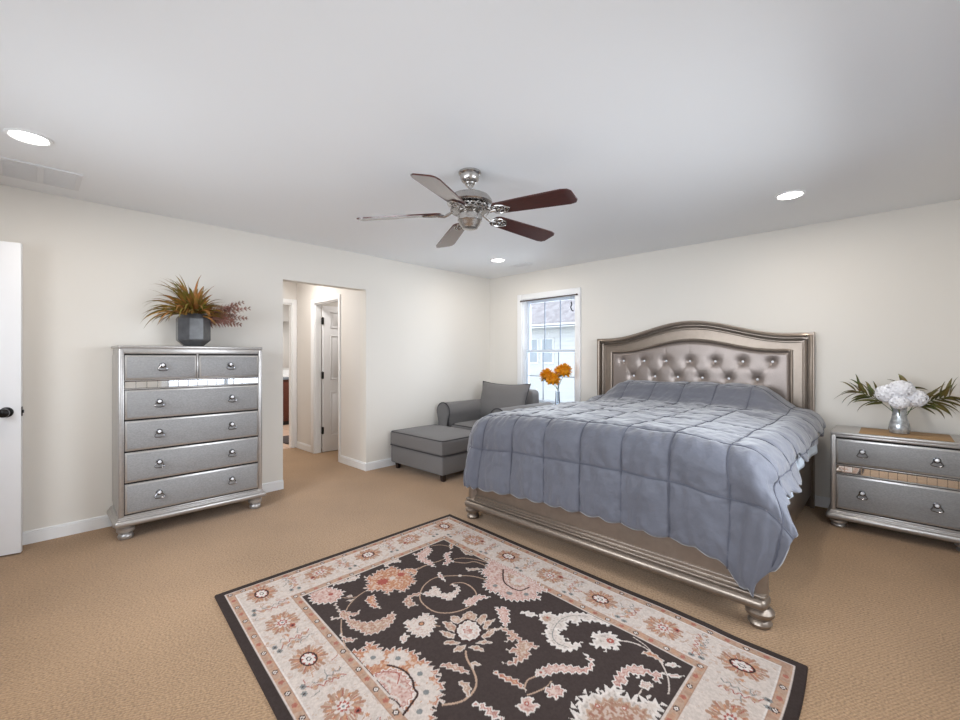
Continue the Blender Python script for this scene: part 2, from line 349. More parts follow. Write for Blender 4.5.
def panel_door(name, wd, ht, loc, rz, hinges, knob):
    """six panel leaf, hinge edge at local x=0, leaf along +x"""
    d = MB().box(0, wd, -.0175, .0175, 0.01, ht, bev=.002).build(name, 'door', kind='structure')
    d.location = loc; d.rotation_euler = (0, 0, rz)
    for side in (-1, 1):
        for c0, c1 in ((.1, wd/2-.04), (wd/2+.04, wd-.1)):
            for z0, z1 in ((.22, .82), (.98, 1.58), (1.68, 1.90)):
                mb = MB(); y = side*.0175
                for k, (i, h) in enumerate(((0, .006), (.012, .002), (.03, .007))):
                    pass
                # raised moulding frame and raised field
                o_, t_ = .014, .006
                y0, y1 = sorted((y, y+side*t_))
                mb.box(c0, c1, y0, y1, z0, z0+o_, bev=.003).box(c0, c1, y0, y1, z1-o_, z1, bev=.003).box(c0, c0+o_, y0, y1, z0, z1, bev=.003).box(c1-o_, c1, y0, y1, z0, z1, bev=.003)
                y0, y1 = sorted((y, y+side*.004)); mb.box(c0+.035, c1-.035, y0, y1, z0+.035, z1-.035, bev=.003)
                mb.build('panel', 'door', d)
    for z in hinges: MB().box(-.012, .010, -.022, .022, z-.045, z+.045, bev=.002).tube([(-.008, -.022, z-.05), (-.008, -.022, z+.05)], .007).build('hinge', 'blackmetal', d)
    if knob:
        for side in (-1, 1):
            R = Matrix.Translation((wd-.065, side*.0175, .93)) @ Matrix.Rotation(-side*pi/2, 4, 'X')
            MB().lathe([(.0, 0), (.033, 0), (.033, .006), (.014, .012), (.012, .035), (.022, .042), (.029, .055), (.027, .068), (.012, .078), (0.001, .079)], mtx=R, cap=False).build('knob', 'blackmetal', d)
        MB().box(wd-.001, wd+.003, -.012, .012, .90, .96).box(wd, wd+.010, -.008, .006, .92, .94).build('latch', 'blackmetal', d)
    return d
panel_door('door_1', .60, 1.975, (-1.236, -1.985, 0), radians(88), (.30, 1.04, 1.77), False)
ang = atan2(.78, .165)
panel_door('door_2', .80, 2.03, (.178-.80*cos(ang), -4.745-.80*sin(ang), .0), ang, (.3, 1.04, 1.8), True)

# ceiling fittings
def downlight(x, y, label):
    t = thing('recessed_light', label, 'ceiling light', (x, y, H), group='recessed ceiling lights')
    MB().lathe([(.092, 0.0), (.090, -.006), (.078, -.008), (.072, -.003), (.072, 0)], n=40, cap=False).build('trim_ring', 'trim', t)
    MB().lathe([(.0005, -.003), (.074, -.003)], n=40, cap=False).build('lens', 'lamp', t)
    l = bpy.data.lights.new('recessed_bulb', 'AREA'); l.shape = 'DISK'; l.size = .14; l.energy = LAMP_W; l.color = (1, .93, .85)
    o = bpy.data.objects.new('recessed_bulb', l); COL.objects.link(o); o.parent = t; o.location = (0, 0, -.012)
downlight(1.034, -4.711, 'round recessed ceiling light above the white door and the tall dresser')
downlight(3.774, -.961, 'round recessed ceiling light above the bed near the headboard wall')
downlight(.909, -.854, 'small round recessed ceiling light in the far corner above the armchair')
def vent(name, label, x0, x1, y0, y1, div, axis):
    t = thing(name, label, 'vent', ((x0+x1)/2, (y0+y1)/2, H)); hx, hy = (x1-x0)/2, (y1-y0)/2
    MB().box(-hx+.025, hx-.025, -hy, -hy+.025, -.008, 0).box(-hx+.025, hx-.025, hy-.025, hy, -.008, 0).box(-hx, -hx+.025, -hy, hy, -.008, 0).box(hx-.025, hx, -hy, hy, -.008, 0).build('frame', 'vent', t)
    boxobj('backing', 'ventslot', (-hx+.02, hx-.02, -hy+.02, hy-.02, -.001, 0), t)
    s = MB(); n = div
    for i in range(n):
        if axis == 'x': xx = -hx+.03+(2*hx-.06)*(i+.5)/n; s.box(xx-.006, xx+.003, -hy+.02, hy-.02, -.007, -.001)
        else: yy = -hy+.03+(2*hy-.06)*(i+.5)/n; s.box(-hx+.02, hx-.02, yy-.006, yy+.003, -.007, -.001)
    s.build('louvres', 'vent', t)
    return t, hx, hy
t_, hx_, hy_ = vent('return_air_grille', 'large white return air grille in the ceiling beside the left wall', .24, .60, -4.85, -4.475, 22, 'x')
MB().box(-hx_+.02, hx_-.02, -.014, .014, -.010, -.0012).build('centre_bar', 'vent', t_)
vent('ceiling_register', 'small white ceiling register near the far corner by the window', .82, 1.08, -.53, -.40, 5, 'y')

# ---------------------------------------------------------------- ceiling fan
FZ = 2.165
fan = thing('ceiling_fan', 'brushed nickel ceiling fan with five dark wooden blades', 'ceiling fan', (2.40, -2.81, H))
MB().lathe([(.060, 0), (.070, -.003), (.071, -.014), (.066, -.020), (.060, -.024), (.058, -.044), (.052, -.058), (.042, -.068), (.034, -.072), (.030, -.082), (.016, -.090)], n=32).build('canopy', 'nickel', fan)
MB().tube([(0, 0, -.08), (0, 0, -.17)], .012, 16).lathe([(.02, -.075), (.026, -.085), (.02, -.095)]).build('downrod', 'nickel', fan)
MB().lathe([(.02, -.132), (.050, -.134), (.092, -.142), (.122, -.158), (.138, -.180), (.142, -.200), (.136, -.208), (.118, -.212), (.105, -.216)], n=48).build('motor_housing', 'nickel', fan)
sp = MB()
for k in range(20):
    a = 2*pi*k/20; c = Vector((.118*cos(a), .118*sin(a), -.232)); u = Vector((-sin(a), cos(a), 0))
    sp.tube([c+u*.016*cos(q)+Vector((0, 0, .013*sin(q))) for q in [2*pi*i/10 for i in range(10)]], .004, 5, closed=True)
sp.lathe([(.10, -.226), (.122, -.230), (.122, -.226)], n=40).lathe([(.09, -.255), (.12, -.252), (.118, -.246), (.09, -.246)], n=40)
sp.build('pierced_band', 'nickel', fan)
MB().lathe([(.06, -.225), (.066, -.262), (.072, -.268), (.076, -.272), (.076, -.306), (.070, -.312), (.064, -.330), (.052, -.344), (.048, -.352), (.030, -.356), (.002, -.357)], n=40, cap=False).build('switch_housing', 'nickel', fan)
# blade and its bracket built once, then copied
def blade_parts():
    L0, L1 = .185, .695; pts = []
    # outline in (r, w)
    out = [(L0, -.040), (L0+.02, -.055), (L0+.20, -.064), (L1-.05, -.074), (L1-.015, -.066), (L1, -.045), (L1, .045), (L1-.015, .066), (L1-.05, .074), (L0+.20, .064), (L0+.02, .055), (L0, .040), (L0-.008, 0)]
    b = MB().prism(out, -.004, .004, 'z')
    i = MB()
    i.tube([(.10, 0, .016), (.135, 0, -.004), (.16, 0, -.014), (.20, 0, -.009)], .009, 8)
    fr = [(.165, 0), (.18, -.030), (.215, -.044), (.26, -.034), (.292, 0), (.26, .034), (.215, .044), (.18, .030)]
    i.tube([(x, y, -.008) for x, y in fr], .005, 6, closed=True)
    for (x, y, r) in ((.205, .017, .014), (.205, -.017, .014), (.24, .015, .012), (.24, -.015, .012), (.268, 0, .010), (.182, 0, .010)):
        i.tube([(x+r*cos(q), y+r*sin(q), -.008) for q in [2*pi*j/10 for j in range(10)]], .0038, 5, closed=True)
    i.ball((.222, 0, -.010), .010, (1, 1, .6)); i.ball((.20, .03, -.010), .006); i.ball((.20, -.03, -.010), .006)
    return b, i
bb_, ii_ = blade_parts()
blade = bb_.build('blade', 'bladewood', fan, ang=50); iron = ii_.build('blade_bracket', 'nickel', fan)
for k in range(5):
    a = radians(8+72*k)
    for src in (blade, iron):
        o = src if k == 0 else src.copy()
        if k: COL.objects.link(o); o.parent = fan
        o.location = (0, 0, -.255)
        o.rotation_euler = (Matrix.Rotation(a, 4, 'Z') @ Matrix.Rotation(radians(3.5), 4, 'Y') @ Matrix.Rotation(radians(-12), 4, 'X')).to_euler()

# ---------------------------------------------------------------- silver case furniture
def ring_handle(parent, x, y, z):
    h = MB()
    R = Matrix.Translation((x, y, z)) @ Matrix.Rotation(pi/2, 4, 'X')
    h.lathe([(.020, 0), (.020, .003), (.012, .006), (.008, .018), (.008, .020)], mtx=R)
    P = [(.000, .004), (.012, .000), (.022, -.016), (.030, -.028), (.024, -.036), (0, -.039), (-.024, -.036), (-.030, -.028), (-.022, -.016), (-.012, .0)]
    h.tube([(x+a, y-.016-.006*(b < -.02), z+b) for a, b in P], .0036, 6, closed=True)
    o = h.build('handle', 'pewter', parent)
    k = MB().ball((x, y-.022, z+.002), .0115, (1, .7, 1), 8, 6)
    k.bm.faces.ensure_lookup_table()
    return o, k
def cabinet(name, label, cat, loc, rz, W, D, Ht, zb, rows, mirror, mat_body='silver'):
    """front faces local -y, back at y=0; rows = list of (z0, z1, ncols); zb = top of feet"""
    t = thing(name, label, cat, loc, rz)
    h = W/2; cw_ = .038
    b = MB()
    b.box(-h+.012, h-.012, -D+.02, 0, zb+.05, Ht-.012)              # core
    body = b.build('carcass', mat_body, t)
    # rounded corner pilasters with fluting
    for s in (-1, 1):
        p = MB(); xc = s*(h-.014)
        p.box(xc-.014, xc+.014, -D+.004, -D+.045, zb+.05, Ht-.02, bev=.012, seg=4)
        p.box(s*(h-.008)-.008, s*(h-.008)+.006, -D+.045, -D+.07, zb+.06, Ht-.03, bev=.005)
        p.build('corner_pilaster', mat_body, t)
        boxobj('side_panel', mat_body, tuple(sorted((s*(h-.014), s*(h-.004))))+(-D+.07, -.03, zb+.10, Ht-.07), t, bev=.003)
    boxobj('top', mat_body, (-h, h, -D, 0, Ht-.022, Ht), t, bev=.006)
    # front frame
    f = MB(); yf0, yf1 = -D+.008, -D+.03; xi = h-.026
    f.box(-xi, xi, yf0, yf1, rows[0][1]+.010, Ht-.02, bev=.003)
    f.box(-xi-.012, -xi+.006, yf0, yf1, zb+.05, Ht-.02, bev=.003).box(xi-.006, xi+.012, yf0, yf1, zb+.05, Ht-.02, bev=.003)
    f.box(-xi, xi, yf0, yf1, zb+.05, rows[-1][0]-.008, bev=.003)
    f.box(-xi, xi, yf0, yf1, mirror[1]+.002, mirror[1]+.010, bev=.002).box(-xi, xi, yf0, yf1, mirror[0]-.010, mirror[0]-.002, bev=.002)
    f.build('front_frame', mat_body, t)
    boxobj('drawer_recess', 'dark', (-xi, xi, -D+.017, -D+.0195, zb+.05, Ht-.03), t)
    # mirror strip in bevelled segments
    n = 14; ms = MB()
    xs = [-xi+.008+(2*xi-.016)*i/n for i in range(n+1)]
    for a, c in zip(xs, xs[1:]): ms.box(a+.0005, c-.0005, -D+.004, -D+.018, mirror[0], mirror[1], bev=.0025, seg=1)
    ms.build('mirror_strip', 'mirror', t, ang=5)
    for z0, z1, nc in rows:
        wd = (2*xi-.012)/nc
        for k in range(nc):
            a = -xi+.006+wd*k+.003; c = a+wd-.006
            if nc > 1 and k == 0: c -= .006
            if nc > 1 and k == nc-1: a += .006
            d = MB().box(a, c, -D-.000, -D+.016, z0+.002, z1-.002, bev=.003)
            d = d.build('drawer', mat_body, t)
            MB().box(a+.012, c-.012, -D-.004, -D-.001, z0+.014, z1-.014, bev=.002).build('drawer_face', 'face', d)
            hs = [(a+c)/2] if nc > 1 else HX[name]
            for hx in hs:
                o, kb = ring_handle(d, hx, -D-.004, (z0+z1)/2+.014)
                kb.build('crystal_knob', 'crystal', d, smooth=False)
        if nc > 1:
            for k in range(1, nc): xx = -xi+.006+wd*k; MB().box(xx-.006, xx+.006, yf0, yf1, z0-.005, z1+.01, bev=.002).build('divider', mat_body, t)
    # plinth moulding: stepped half round
    prof = [(0, 0), (.0, .010), (-.006, .016), (-.006, .020), (-.020, .024), (-.024, .032), (-.024, .044), (-.018, .052), (-.010, .056), (-.004, .062), (0, .066)]
    m = MB()
    for (dz0, dz1, e) in ((.0, .040, .026), (.040, .048, .010), (.048, .058, .004)):
        m.box(-h-e, h+e, -D-e, 0, zb+dz0-.004, zb+dz1, bev=min(.019, (dz1-dz0+.004)*.49), seg=5)
    m.build('plinth', mat_body, t)
    for sx in (-1, 1):
        for yy in (-D+.045, -.055):
            MB().lathe([(.030, 0), (.042, .006*zb/.1), (.046, .020*zb/.1), (.040, .036*zb/.1), (.034, .040*zb/.1), (.040, .044*zb/.1), (.052, .056*zb/.1), (.052, .076*zb/.1), (.040, .088*zb/.1), (.035, .097*zb/.1)], c=(sx*(h-.045), yy, 0), n=24).build('foot', mat_body, t)
    return t
HX = {'tall_dresser': (-.245, .235), 'nightstand': (-.185, .19)}
cabinet('tall_dresser', 'tall silver dresser with six drawers and a mirrored strip against the left wall', 'dresser', (.02, -3.808, 0), radians(90),
        .95, .40, 1.37, .10, [(1.122, 1.300, 2), (.842, 1.052, 1), (.620, .834, 1), (.398, .612, 1), (.176, .390, 1)], (1.064, 1.112))
cabinet('nightstand', 'silver nightstand with two drawers and a mirrored strip right of the bed', 'nightstand', (4.327, -.035, 0), 0,
        .738, .455, .72, .068, [(.484, .672, 1), (.146, .404, 1)], (.416, .470))

# mat on the nightstand and vase
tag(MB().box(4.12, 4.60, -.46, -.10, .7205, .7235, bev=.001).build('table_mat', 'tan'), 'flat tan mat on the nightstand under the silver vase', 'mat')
def leaf_ribbon(mb, p0, dirv, length, width, droop, curl=0, n=9, vee=.3, taper=3.2, roll=.8):
    d = Vector(dirv).normalized(); p = Vector(p0); rows = []; side = d.cross(Vector((0, 0, 1)))
    side = side.normalized() if side.length > .01 else Vector((1, 0, 0))
    side = Matrix.Rotation(random.uniform(-roll, roll), 3, d) @ side
    for i in range(n+1):
        t = i/n; wdt = width*(min(1, t*4+.25))*(1-t**taper)+.0006
        up = side.cross(d).normalized()
        rows.append([p-side*wdt+up*wdt*vee, p.copy(), p+side*wdt+up*wdt*vee])
        p = p+d*(length/n); d = (d+Vector((0, 0, -droop*length/n*(.4+1.8*t)))+side*curl*length/n).normalized()
    mb.grid(rows)
# charcoal vase + grassy plant on the dresser
VX, VY, VZ = .23, -3.795, 1.3705
tag(MB().lathe([(.062, 0), (.068, .002), (.118, .048), (.120, .056), (.120, .218), (.115, .228), (.084, .262), (.079, .262), (.076, .254), (.106, .215), (.104, .06), (.06, .012), (.002, .012)], c=(VX, VY, VZ), n=8, cap=False, twist=radians(20)).build('vase', 'vase', ang=12),
    'charcoal grey faceted vase on top of the tall dresser', 'vase')
pl = thing('grassy_plant', 'olive and rust grassy artificial plant in the charcoal vase', 'plant', (VX, VY, VZ+.215))
random.seed(11)
g1, g2 = MB(), MB()
for k in range(170):
    a = random.uniform(0, 2*pi); el = radians(random.choice([8, 20, 32, 45, 60, 78])+random.uniform(-9, 9))
    dv = (cos(a)*cos(el)*.7, sin(a)*cos(el)*(1.15 if sin(a) < 0 else .9), sin(el))
    r0 = random.uniform(0, .045)
    L_ = random.uniform(.22, .38)*(1.0 if sin(a) < 0 else .72)
    leaf_ribbon(g1 if k % 3 else g2, (cos(a)*r0, sin(a)*r0, random.uniform(.02, .06)), dv, L_, random.uniform(.008, .013), random.uniform(2, 6), random.uniform(-1, 1))
for k in range(20):
    a = random.uniform(0, 2*pi); leaf_ribbon(g2, (cos(a)*.05, sin(a)*.05, .05), (cos(a), sin(a), .5), random.uniform(.12, .18), .010, 12, 0)
o = g1.build('foliage', 'leafg', pl, kind=None); o['label'] = 'olive green blades'
o = g2.build('foliage', 'leafo', pl); o['label'] = 'rust coloured blades'
MB().tube([(0, 0, -.17), (0, 0, .04)], .02, 8).build('stem', 'stem', pl)
fs = thing('fern_spray', 'dusty red feathery spray leaning right out of the charcoal vase', 'plant', (VX+.01, VY+.03, VZ+.21))
random.seed(5)
fm = MB(); st = MB()
for (dy, dz, L_) in ((.9, .42, .38), (.9, .62, .35), (.95, .22, .34), (.9, .05, .30), (.8, .50, .30), (.95, .33, .27), (.9, .15, .24)):
    d = Vector((random.uniform(-.1, .35), dy, dz)).normalized(); pts = []; p = Vector((0, 0, 0))
    for i in range(13): pts.append(p.copy()); p = p+d*L_/12; d = (d+Vector((0, 0, -.02))).normalized()
    st.tube(pts, .0018, 5)
    for i in range(3, 13):
        for s in (-1, 1):
            for e in (.9, .6, .3): leaf_ribbon(fm, pts[i], (random.uniform(-.4, .4), d.y*.8-s*d.z*e, d.z*.8+s*d.y*e), .070*(1.3-i/13), .0055, 2, n=3)
fm.build('fronds', 'fern', fs); st.build('stem', 'fern', fs)

# silver vase, hydrangeas and leaf sprays on the nightstand
NX, NY, NZ = 4.337, -.27, .7240
tag(MB().lathe([(.040, 0), (.056, .004), (.061, .030), (.056, .070), (.045, .110), (.039, .150), (.041, .185), (.045, .192), (.041, .190), (.036, .150), (.041, .11), (.05, .07), (.055, .03), (.04, .010), (.002, .008)], c=(NX, NY, NZ), n=32, cap=False).build('vase', 'mercury'),
    'silver mercury glass vase on the nightstand', 'vase')
def hydrangea(c, r, label):
    t = thing('hydrangea', label, 'flower', c, group='white hydrangea heads in the silver vase')
    mb = MB(); core = MB().ball((0, 0, 0), r*.80, (1, 1, .85))
    n = 60
    for i in range(n):
        z = 1-2*(i+.5)/n; q = i*2.39996; rr = (1-z*z)**.5
        nrm = Vector((rr*cos(q), rr*sin(q), z*.85)); p = nrm*r*random.uniform(.88, 1.02); nn = nrm.normalized()
        u = nn.cross(Vector((0, 0, 1)) if abs(nn.z) < .9 else Vector((1, 0, 0))).normalized(); v = nn.cross(u); a0 = random.uniform(0, 1.5)
        for k in range(4):
            a = a0+k*pi/2; d = u*cos(a)+v*sin(a); e = nn.cross(d); s = r*.26
            mb.grid([[p, p+d*s*.6+e*s*.5+nn*s*.28, p+d*s*1.15+e*s*.2+nn*s*.1], [p+nn*.001, p+d*s*.6-e*s*.5+nn*s*.28, p+d*s*1.15-e*s*.2+nn*s*.1]])
    core.build('flower_core', 'whitepetal', t); mb.build('petals', 'whitepetal', t, smooth=False)
    base = Vector((NX-c[0], NY-c[1], NZ+.03-c[2]))
    MB().tube([(0, 0, -r*.5), tuple(base*.5+Vector((0, 0, -.01))), tuple(base)], .003, 6).build('stem', 'stem', t)
hydrangea((NX-.062, NY-.035, NZ+.290), .072, 'white hydrangea head at the left of the silver vase')
hydrangea((NX+.080, NY-.01, NZ+.265), .070, 'white hydrangea head at the right of the silver vase')
hydrangea((NX+.008, NY-.04, NZ+.325), .074, 'white hydrangea head highest in the middle of the silver vase')
hydrangea((NX-.002, NY-.07, NZ+.235), .056, 'small white hydrangea head low over the rim of the silver vase')
def spray(base, d0, L_, n, label, nm='leaf_spray', lw=.015, spread=.9):
    t = thing(nm, label, 'foliage', base, group='leaf sprays in the silver vase'); d = Vector(d0).normalized(); p = Vector((0, 0, 0)); pts = [p.copy()]
    for i in range(12): p = p+d*L_/12; d = (d+Vector((d0[0]*.05, d0[1]*.05, -.045))).normalized(); pts.append(p.copy())
    MB().tube(pts, .0022, 6).build('stem', 'stem', t); mb = MB()
    for i in range(n):
        q = pts[int(5+7.99*i/n)]; dd = (pts[-1]-pts[4]).normalized(); s = 1 if i % 2 else -1
        perp = dd.cross(Vector((0, 1, 0))).normalized()*s
        v = dd*random.uniform(.5, 1.2)+perp*random.uniform(.3, spread)+Vector((0, random.uniform(-.35, .25), 0))
        leaf_ribbon(mb, q, v, random.uniform(.10, .17), lw*.85, random.uniform(3, 9), random.uniform(-2, 2))
    mb.build('leaves', 'leafd', t)
random.seed(21)
spray((NX-.01, NY+.01, NZ+.12), (-.62, .1, .85), .30, 28, 'dark green leaf spray reaching left behind the white hydrangeas')
spray((NX+.01, NY+.015, NZ+.12), (.62, .08, .75), .30, 30, 'long brownish green leaf spray reaching right behind the white hydrangeas')
spray((NX+.00, NY+.02, NZ+.12), (.12, .2, 1), .24, 16, 'short green leaf spray standing up behind the middle hydrangea', spread=1.4)

# ---------------------------------------------------------------- side table with orange flowers (behind the bed)
TX0, TX1, TY0, TY1, TZ = 1.26, 1.72, -.46, -.05, .70
st_ = thing('side_table', 'small dark side table mostly hidden between the armchair and the bed', 'table', ((TX0+TX1)/2, (TY0+TY1)/2, 0))
hx, hy = (TX1-TX0)/2, (TY1-TY0)/2
boxobj('tabletop', 'sofaleg', (-hx, hx, -hy, hy, TZ-.03, TZ), st_, bev=.004)
boxobj('shelf', 'sofaleg', (-hx+.02, hx-.02, -hy+.02, hy-.02, .18, .20), st_)
boxobj('apron', 'sofaleg', (-hx+.03, hx-.03, -hy+.03, hy-.03, TZ-.10, TZ-.03), st_)
for sx in (-1, 1):
    for sy in (-1, 1): boxobj('leg', 'sofaleg', (sx*(hx-.03)-.018, sx*(hx-.03)+.018, sy*(hy-.03)-.018, sy*(hy-.03)+.018, 0, TZ-.03), st_, bev=.003)
FX, FY = 1.352, -.26
tag(MB().lathe([(.028, 0), (.030, .003), (.028, .05), (.024, .12), (.026, .165), (.0245, .165), (.0225, .12), (.026, .05), (.027, .012), (.001, .010)], c=(FX, FY, TZ+.001), n=24, cap=False).build('vase', 'pane'),
    'slim clear glass vase on the side table in front of the window', 'vase')
def mum(c, r, label):
    t = thing('orange_flower', label, 'flower', c, group='orange flowers in the glass vase'); mb = MB()
    MB().ball((0, 0, 0), r*.62, (1, 1, .8)).build('flower_core', 'orangepetal', t)
    n = 70
    for i in range(n):
        z = 1-1.75*(i+.5)/n; q = i*2.39996; rr = max(0, 1-z*z)**.5; nn = Vector((rr*cos(q), rr*sin(q), z))
        leaf_ribbon(mb, nn*r*.45, nn+Vector((0, 0, .15)), r*.62, r*.17, 6, n=4)
    mb.build('petals', 'orangepetal', t)
    b = Vector((FX-c[0], FY-c[1], TZ+.02-c[2])); mid = Vector((FX-c[0], FY-c[1], TZ+.19-c[2]))
    MB().tube([(0, 0, -r*.4), tuple(mid*.5+Vector((0, 0, -.004))), tuple(mid), tuple(b)], .0028, 6).build('stem', 'stem', t)
    lf = MB(); [leaf_ribbon(lf, (0, 0, -r*.45), (cos(q), sin(q), -.25), r*.8, r*.16, 4, n=4) for q in (0.3, 1.5, 2.8, 4.0, 5.2)]; lf.build('leaf', 'stem', t)
random.seed(3)
mum((1.205, -.27, 1.050), .100, 'orange flower furthest left in the slim glass vase')
mum((1.440, -.25, 1.115), .100, 'orange flower highest and furthest right in the slim glass vase')
mum((1.345, -.34, 1.010), .090, 'orange flower low in the middle of the slim glass vase')
mum((1.315, -.16, 1.105), .078, 'orange flower at the top middle of the slim glass vase')

# ---------------------------------------------------------------- armchair and ottoman
def piping(mb, pts, r=.006, closed=True): mb.tube(pts, r, 6, closed=closed)
def rrect(x0, x1, y0, y1, z, r=.03, n=4, plane='z', c=0):
    P = []
    for cx, cy, a0 in ((x1-r, y1-r, 0), (x0+r, y1-r, pi/2), (x0+r, y0+r, pi), (x1-r, y0+r, 3*pi/2)):
        for i in range(n+1): a = a0+pi/2*i/n; P.append((cx+r*cos(a), cy+r*sin(a), z))
    return P
CX0, CX1, CY0, CY1 = .075, 1.235, -1.10, -.07
ch = thing('armchair', 'wide grey rolled arm armchair in the corner by the window', 'armchair', ((CX0+CX1)/2, (CY0+CY1)/2, 0))
ox, oy = (CX0+CX1)/2, (CY0+CY1)/2
def L(x0, x1, y0, y1, z0, z1): return (x0-ox, x1-ox, y0-oy, y1-oy, z0, z1)
MB().box(*L(CX0+.03, CX1-.03, CY0+.03, CY1-.02, .08, .30), bev=.02, seg=3).build('base', 'sofa', ch)
sc_ = MB().cushion(*L(CX0+.23, CX1-.23, CY0+.02, CY1-.26, .295, .455), .05, bulge=.015); sc_.build('seat_cushion', 'sofa', ch)
pp = MB(); piping(pp, rrect(*L(CX0+.24, CX1-.24, CY0+.03, CY1-.27, 0, 0)[:4], .447, .04)); pp.build('seat_piping', 'pipe', ch)
MB().cushion(*L(CX0+.12, CX1-.27, CY1-.22, CY1, .25, .86), .06).build('backrest', 'sofa', ch)
def arm_prof(xc, s):
    P = [(xc-.085, .08), (xc-.085, .46)]
    for i in range(15): a = pi+.45-(pi+.9)*i/14; P.append((xc+.118*cos(a), .595+.115*sin(a)))
    P += [(xc+.085, .46), (xc+.085, .08)]
    return P
for s, xc in ((-1, CX0+.122-ox), (1, CX1-.122-ox)):
    pr = arm_prof(xc, s); a = MB(); a.prism(pr, CY0+.012-oy, CY1-.03-oy, 'y'); am = a.build('arm', 'sofa', ch, ang=50)
    fp = [(x*1+(0), z) for x, z in pr]
    b = MB(); b.prism([((x-xc)*.93+xc, (z-.4)*.955+.40) for x, z in pr], CY0-oy, CY0+.013-oy, 'y'); b.build('arm_front', 'sofa', am, ang=50)
    p = MB(); piping(p, [(x, CY0+.010-oy, z) for x, z in pr], .0075); p.build('arm_piping', 'pipe', am)
for sx in (CX0+.08, CX1-.08):
    for sy in (CY0+.08, CY1-.08): MB().lathe([(.022, 0), (.032, .085)], c=(sx-ox, sy-oy, 0), n=4, twist=pi/4).build('leg', 'sofaleg', ch)
# throw pillow leaning on the backrest
def pillow(name, W_, H_, T_, m, loc, rot, label):
    t = thing(name, label, 'pillow', loc); t.rotation_euler = rot
    mb = MB(); n = 22
    for sd in (-1, 1):
        P = []
        for j in range(n+1):
            row = []
            for i in range(n+1):
                u, v = -1+2*i/n, -1+2*j/n; k = (1-abs(u)**2.6)*(1-abs(v)**2.6)
                pin = 1-.13*(1-abs(u)**2)*abs(v)**3; pin2 = 1-.08*(1-abs(v)**2)*abs(u)**3
                wr = .006*noise.noise(Vector((u*2.5, v*2.5, sd*3+loc[0])))
                row.append((u*W_/2*pin2, sd*(T_/2*k**.55+wr*k), v*H_/2*pin))
            P.append(row)
        mb.grid(P)
    bmesh.ops.remove_doubles(mb.bm, verts=mb.bm.verts[:], dist=.0005); bmesh.ops.recalc_face_normals(mb.bm, faces=mb.bm.faces[:])
    mb.build('cushion', m, t, ang=80)
    e = []
    for (a, b_) in (((-1, -1), (1, -1)), ((1, -1), (1, 1)), ((1, 1), (-1, 1)), ((-1, 1), (-1, -1))):
        for i in range(10):
            u = a[0]+(b_[0]-a[0])*i/10; v = a[1]+(b_[1]-a[1])*i/10
            pin = 1-.13*(1-abs(u)**2)*abs(v)**3; pin2 = 1-.08*(1-abs(v)**2)*abs(u)**3
            e.append((u*W_/2*pin2, 0, v*H_/2*pin))
    MB().tube(e, .006, 6, closed=True).build('piping', 'pipe', t)
    return t
pillow('throw_pillow', .87, .51, .20, 'sofa', (.625, -.45, .705), (radians(-14), 0, radians(-4)), 'large grey throw pillow leaning on the armchair backrest')
# ottoman
ot = thing('ottoman', 'grey upholstered ottoman with dark piping in front of the armchair', 'ottoman', (.525, -1.46, 0))
MB().box(-.455, .455, -.335, .335, .065, .262, bev=.018, seg=3).build('base', 'sofa', ot)
MB().cushion(-.465, .465, -.345, .345, .262, .425, .03, bulge=.022, bside=.004).build('cushion', 'sofa', ot)
p = MB(); piping(p, rrect(-.455, .455, -.335, .335, .420, .03)); piping(p, rrect(-.462, .462, -.342, .342, .268, .03), .007); p.build('piping', 'pipe', ot)
for sx in (-.37, .42):
    for sy in (-.29, .29): MB().lathe([(.026, 0), (.034, .068)], c=(sx, sy, 0), n=4, twist=pi/4).build('leg', 'sofaleg', ot)

# ---------------------------------------------------------------- bed
BXc = 2.806
bed = thing('bed', 'king size champagne silver bed with a tufted arched headboard', 'bed', (BXc, -1.2, 0))
by = 1.2
def arch(u, zc, ze, hw):  # u distance from centre
    return ze+(zc-ze)*.5*(1+cos(pi*min(1, abs(u)/hw)))
def arch_frame(xo, zo_e, zo_c, hwo, xi, zi_e, zi_c, hwi, y0, y1, zb=.12):
    """frame between outer arch and inner arch, open at bottom"""
    n = 48; t = bmesh.new(); R = []
    outer = [(-xo, zb)]+[(-xo+2*xo*i/n, arch(-xo+2*xo*i/n, zo_c, zo_e, hwo)) for i in range(n+1)]+[(xo, zb)]
    inner = [(-xi, zb)]+[(-xi+2*xi*i/n, arch(-xi+2*xi*i/n, zi_c, zi_e, hwi)) for i in range(n+1)]+[(xi, zb)]
    A = [[t.verts.new((x, y, z)) for x, z in o] for o in (outer, inner) for y in (y0, y1)]
    o0, o1, i0, i1 = A
    for k in range(len(outer)-1):
        t.faces.new((o0[k], o0[k+1], i0[k+1], i0[k])); t.faces.new((o1[k], i1[k], i1[k+1], o1[k+1]))
        t.faces.new((o0[k], o1[k], o1[k+1], o0[k+1])); t.faces.new((i0[k], i0[k+1], i1[k+1], i1[k]))
    for k in (0, -1): t.faces.new((o0[k], i0[k], i1[k], o1[k]))
    bmesh.ops.recalc_face_normals(t, faces=t.faces[:]); return t
hb = MB()
Y0 = by-.002
hb.add(arch_frame(1.008, 1.49, 1.645, .86, .84, 1.335, 1.448, .74, Y0-.060, Y0-.018, .0))
hbo = hb.build('headboard', 'champ', bed, ang=35)
def arch_path(x, ze, zc, hw, y, zb=.02):
    return [(-x, y, zb), (-x, y, .8)]+[(-x+2*x*i/60, y, arch(-x+2*x*i/60, zc, ze, hw)) for i in range(61)]+[(x, y, .8), (x, y, zb)]
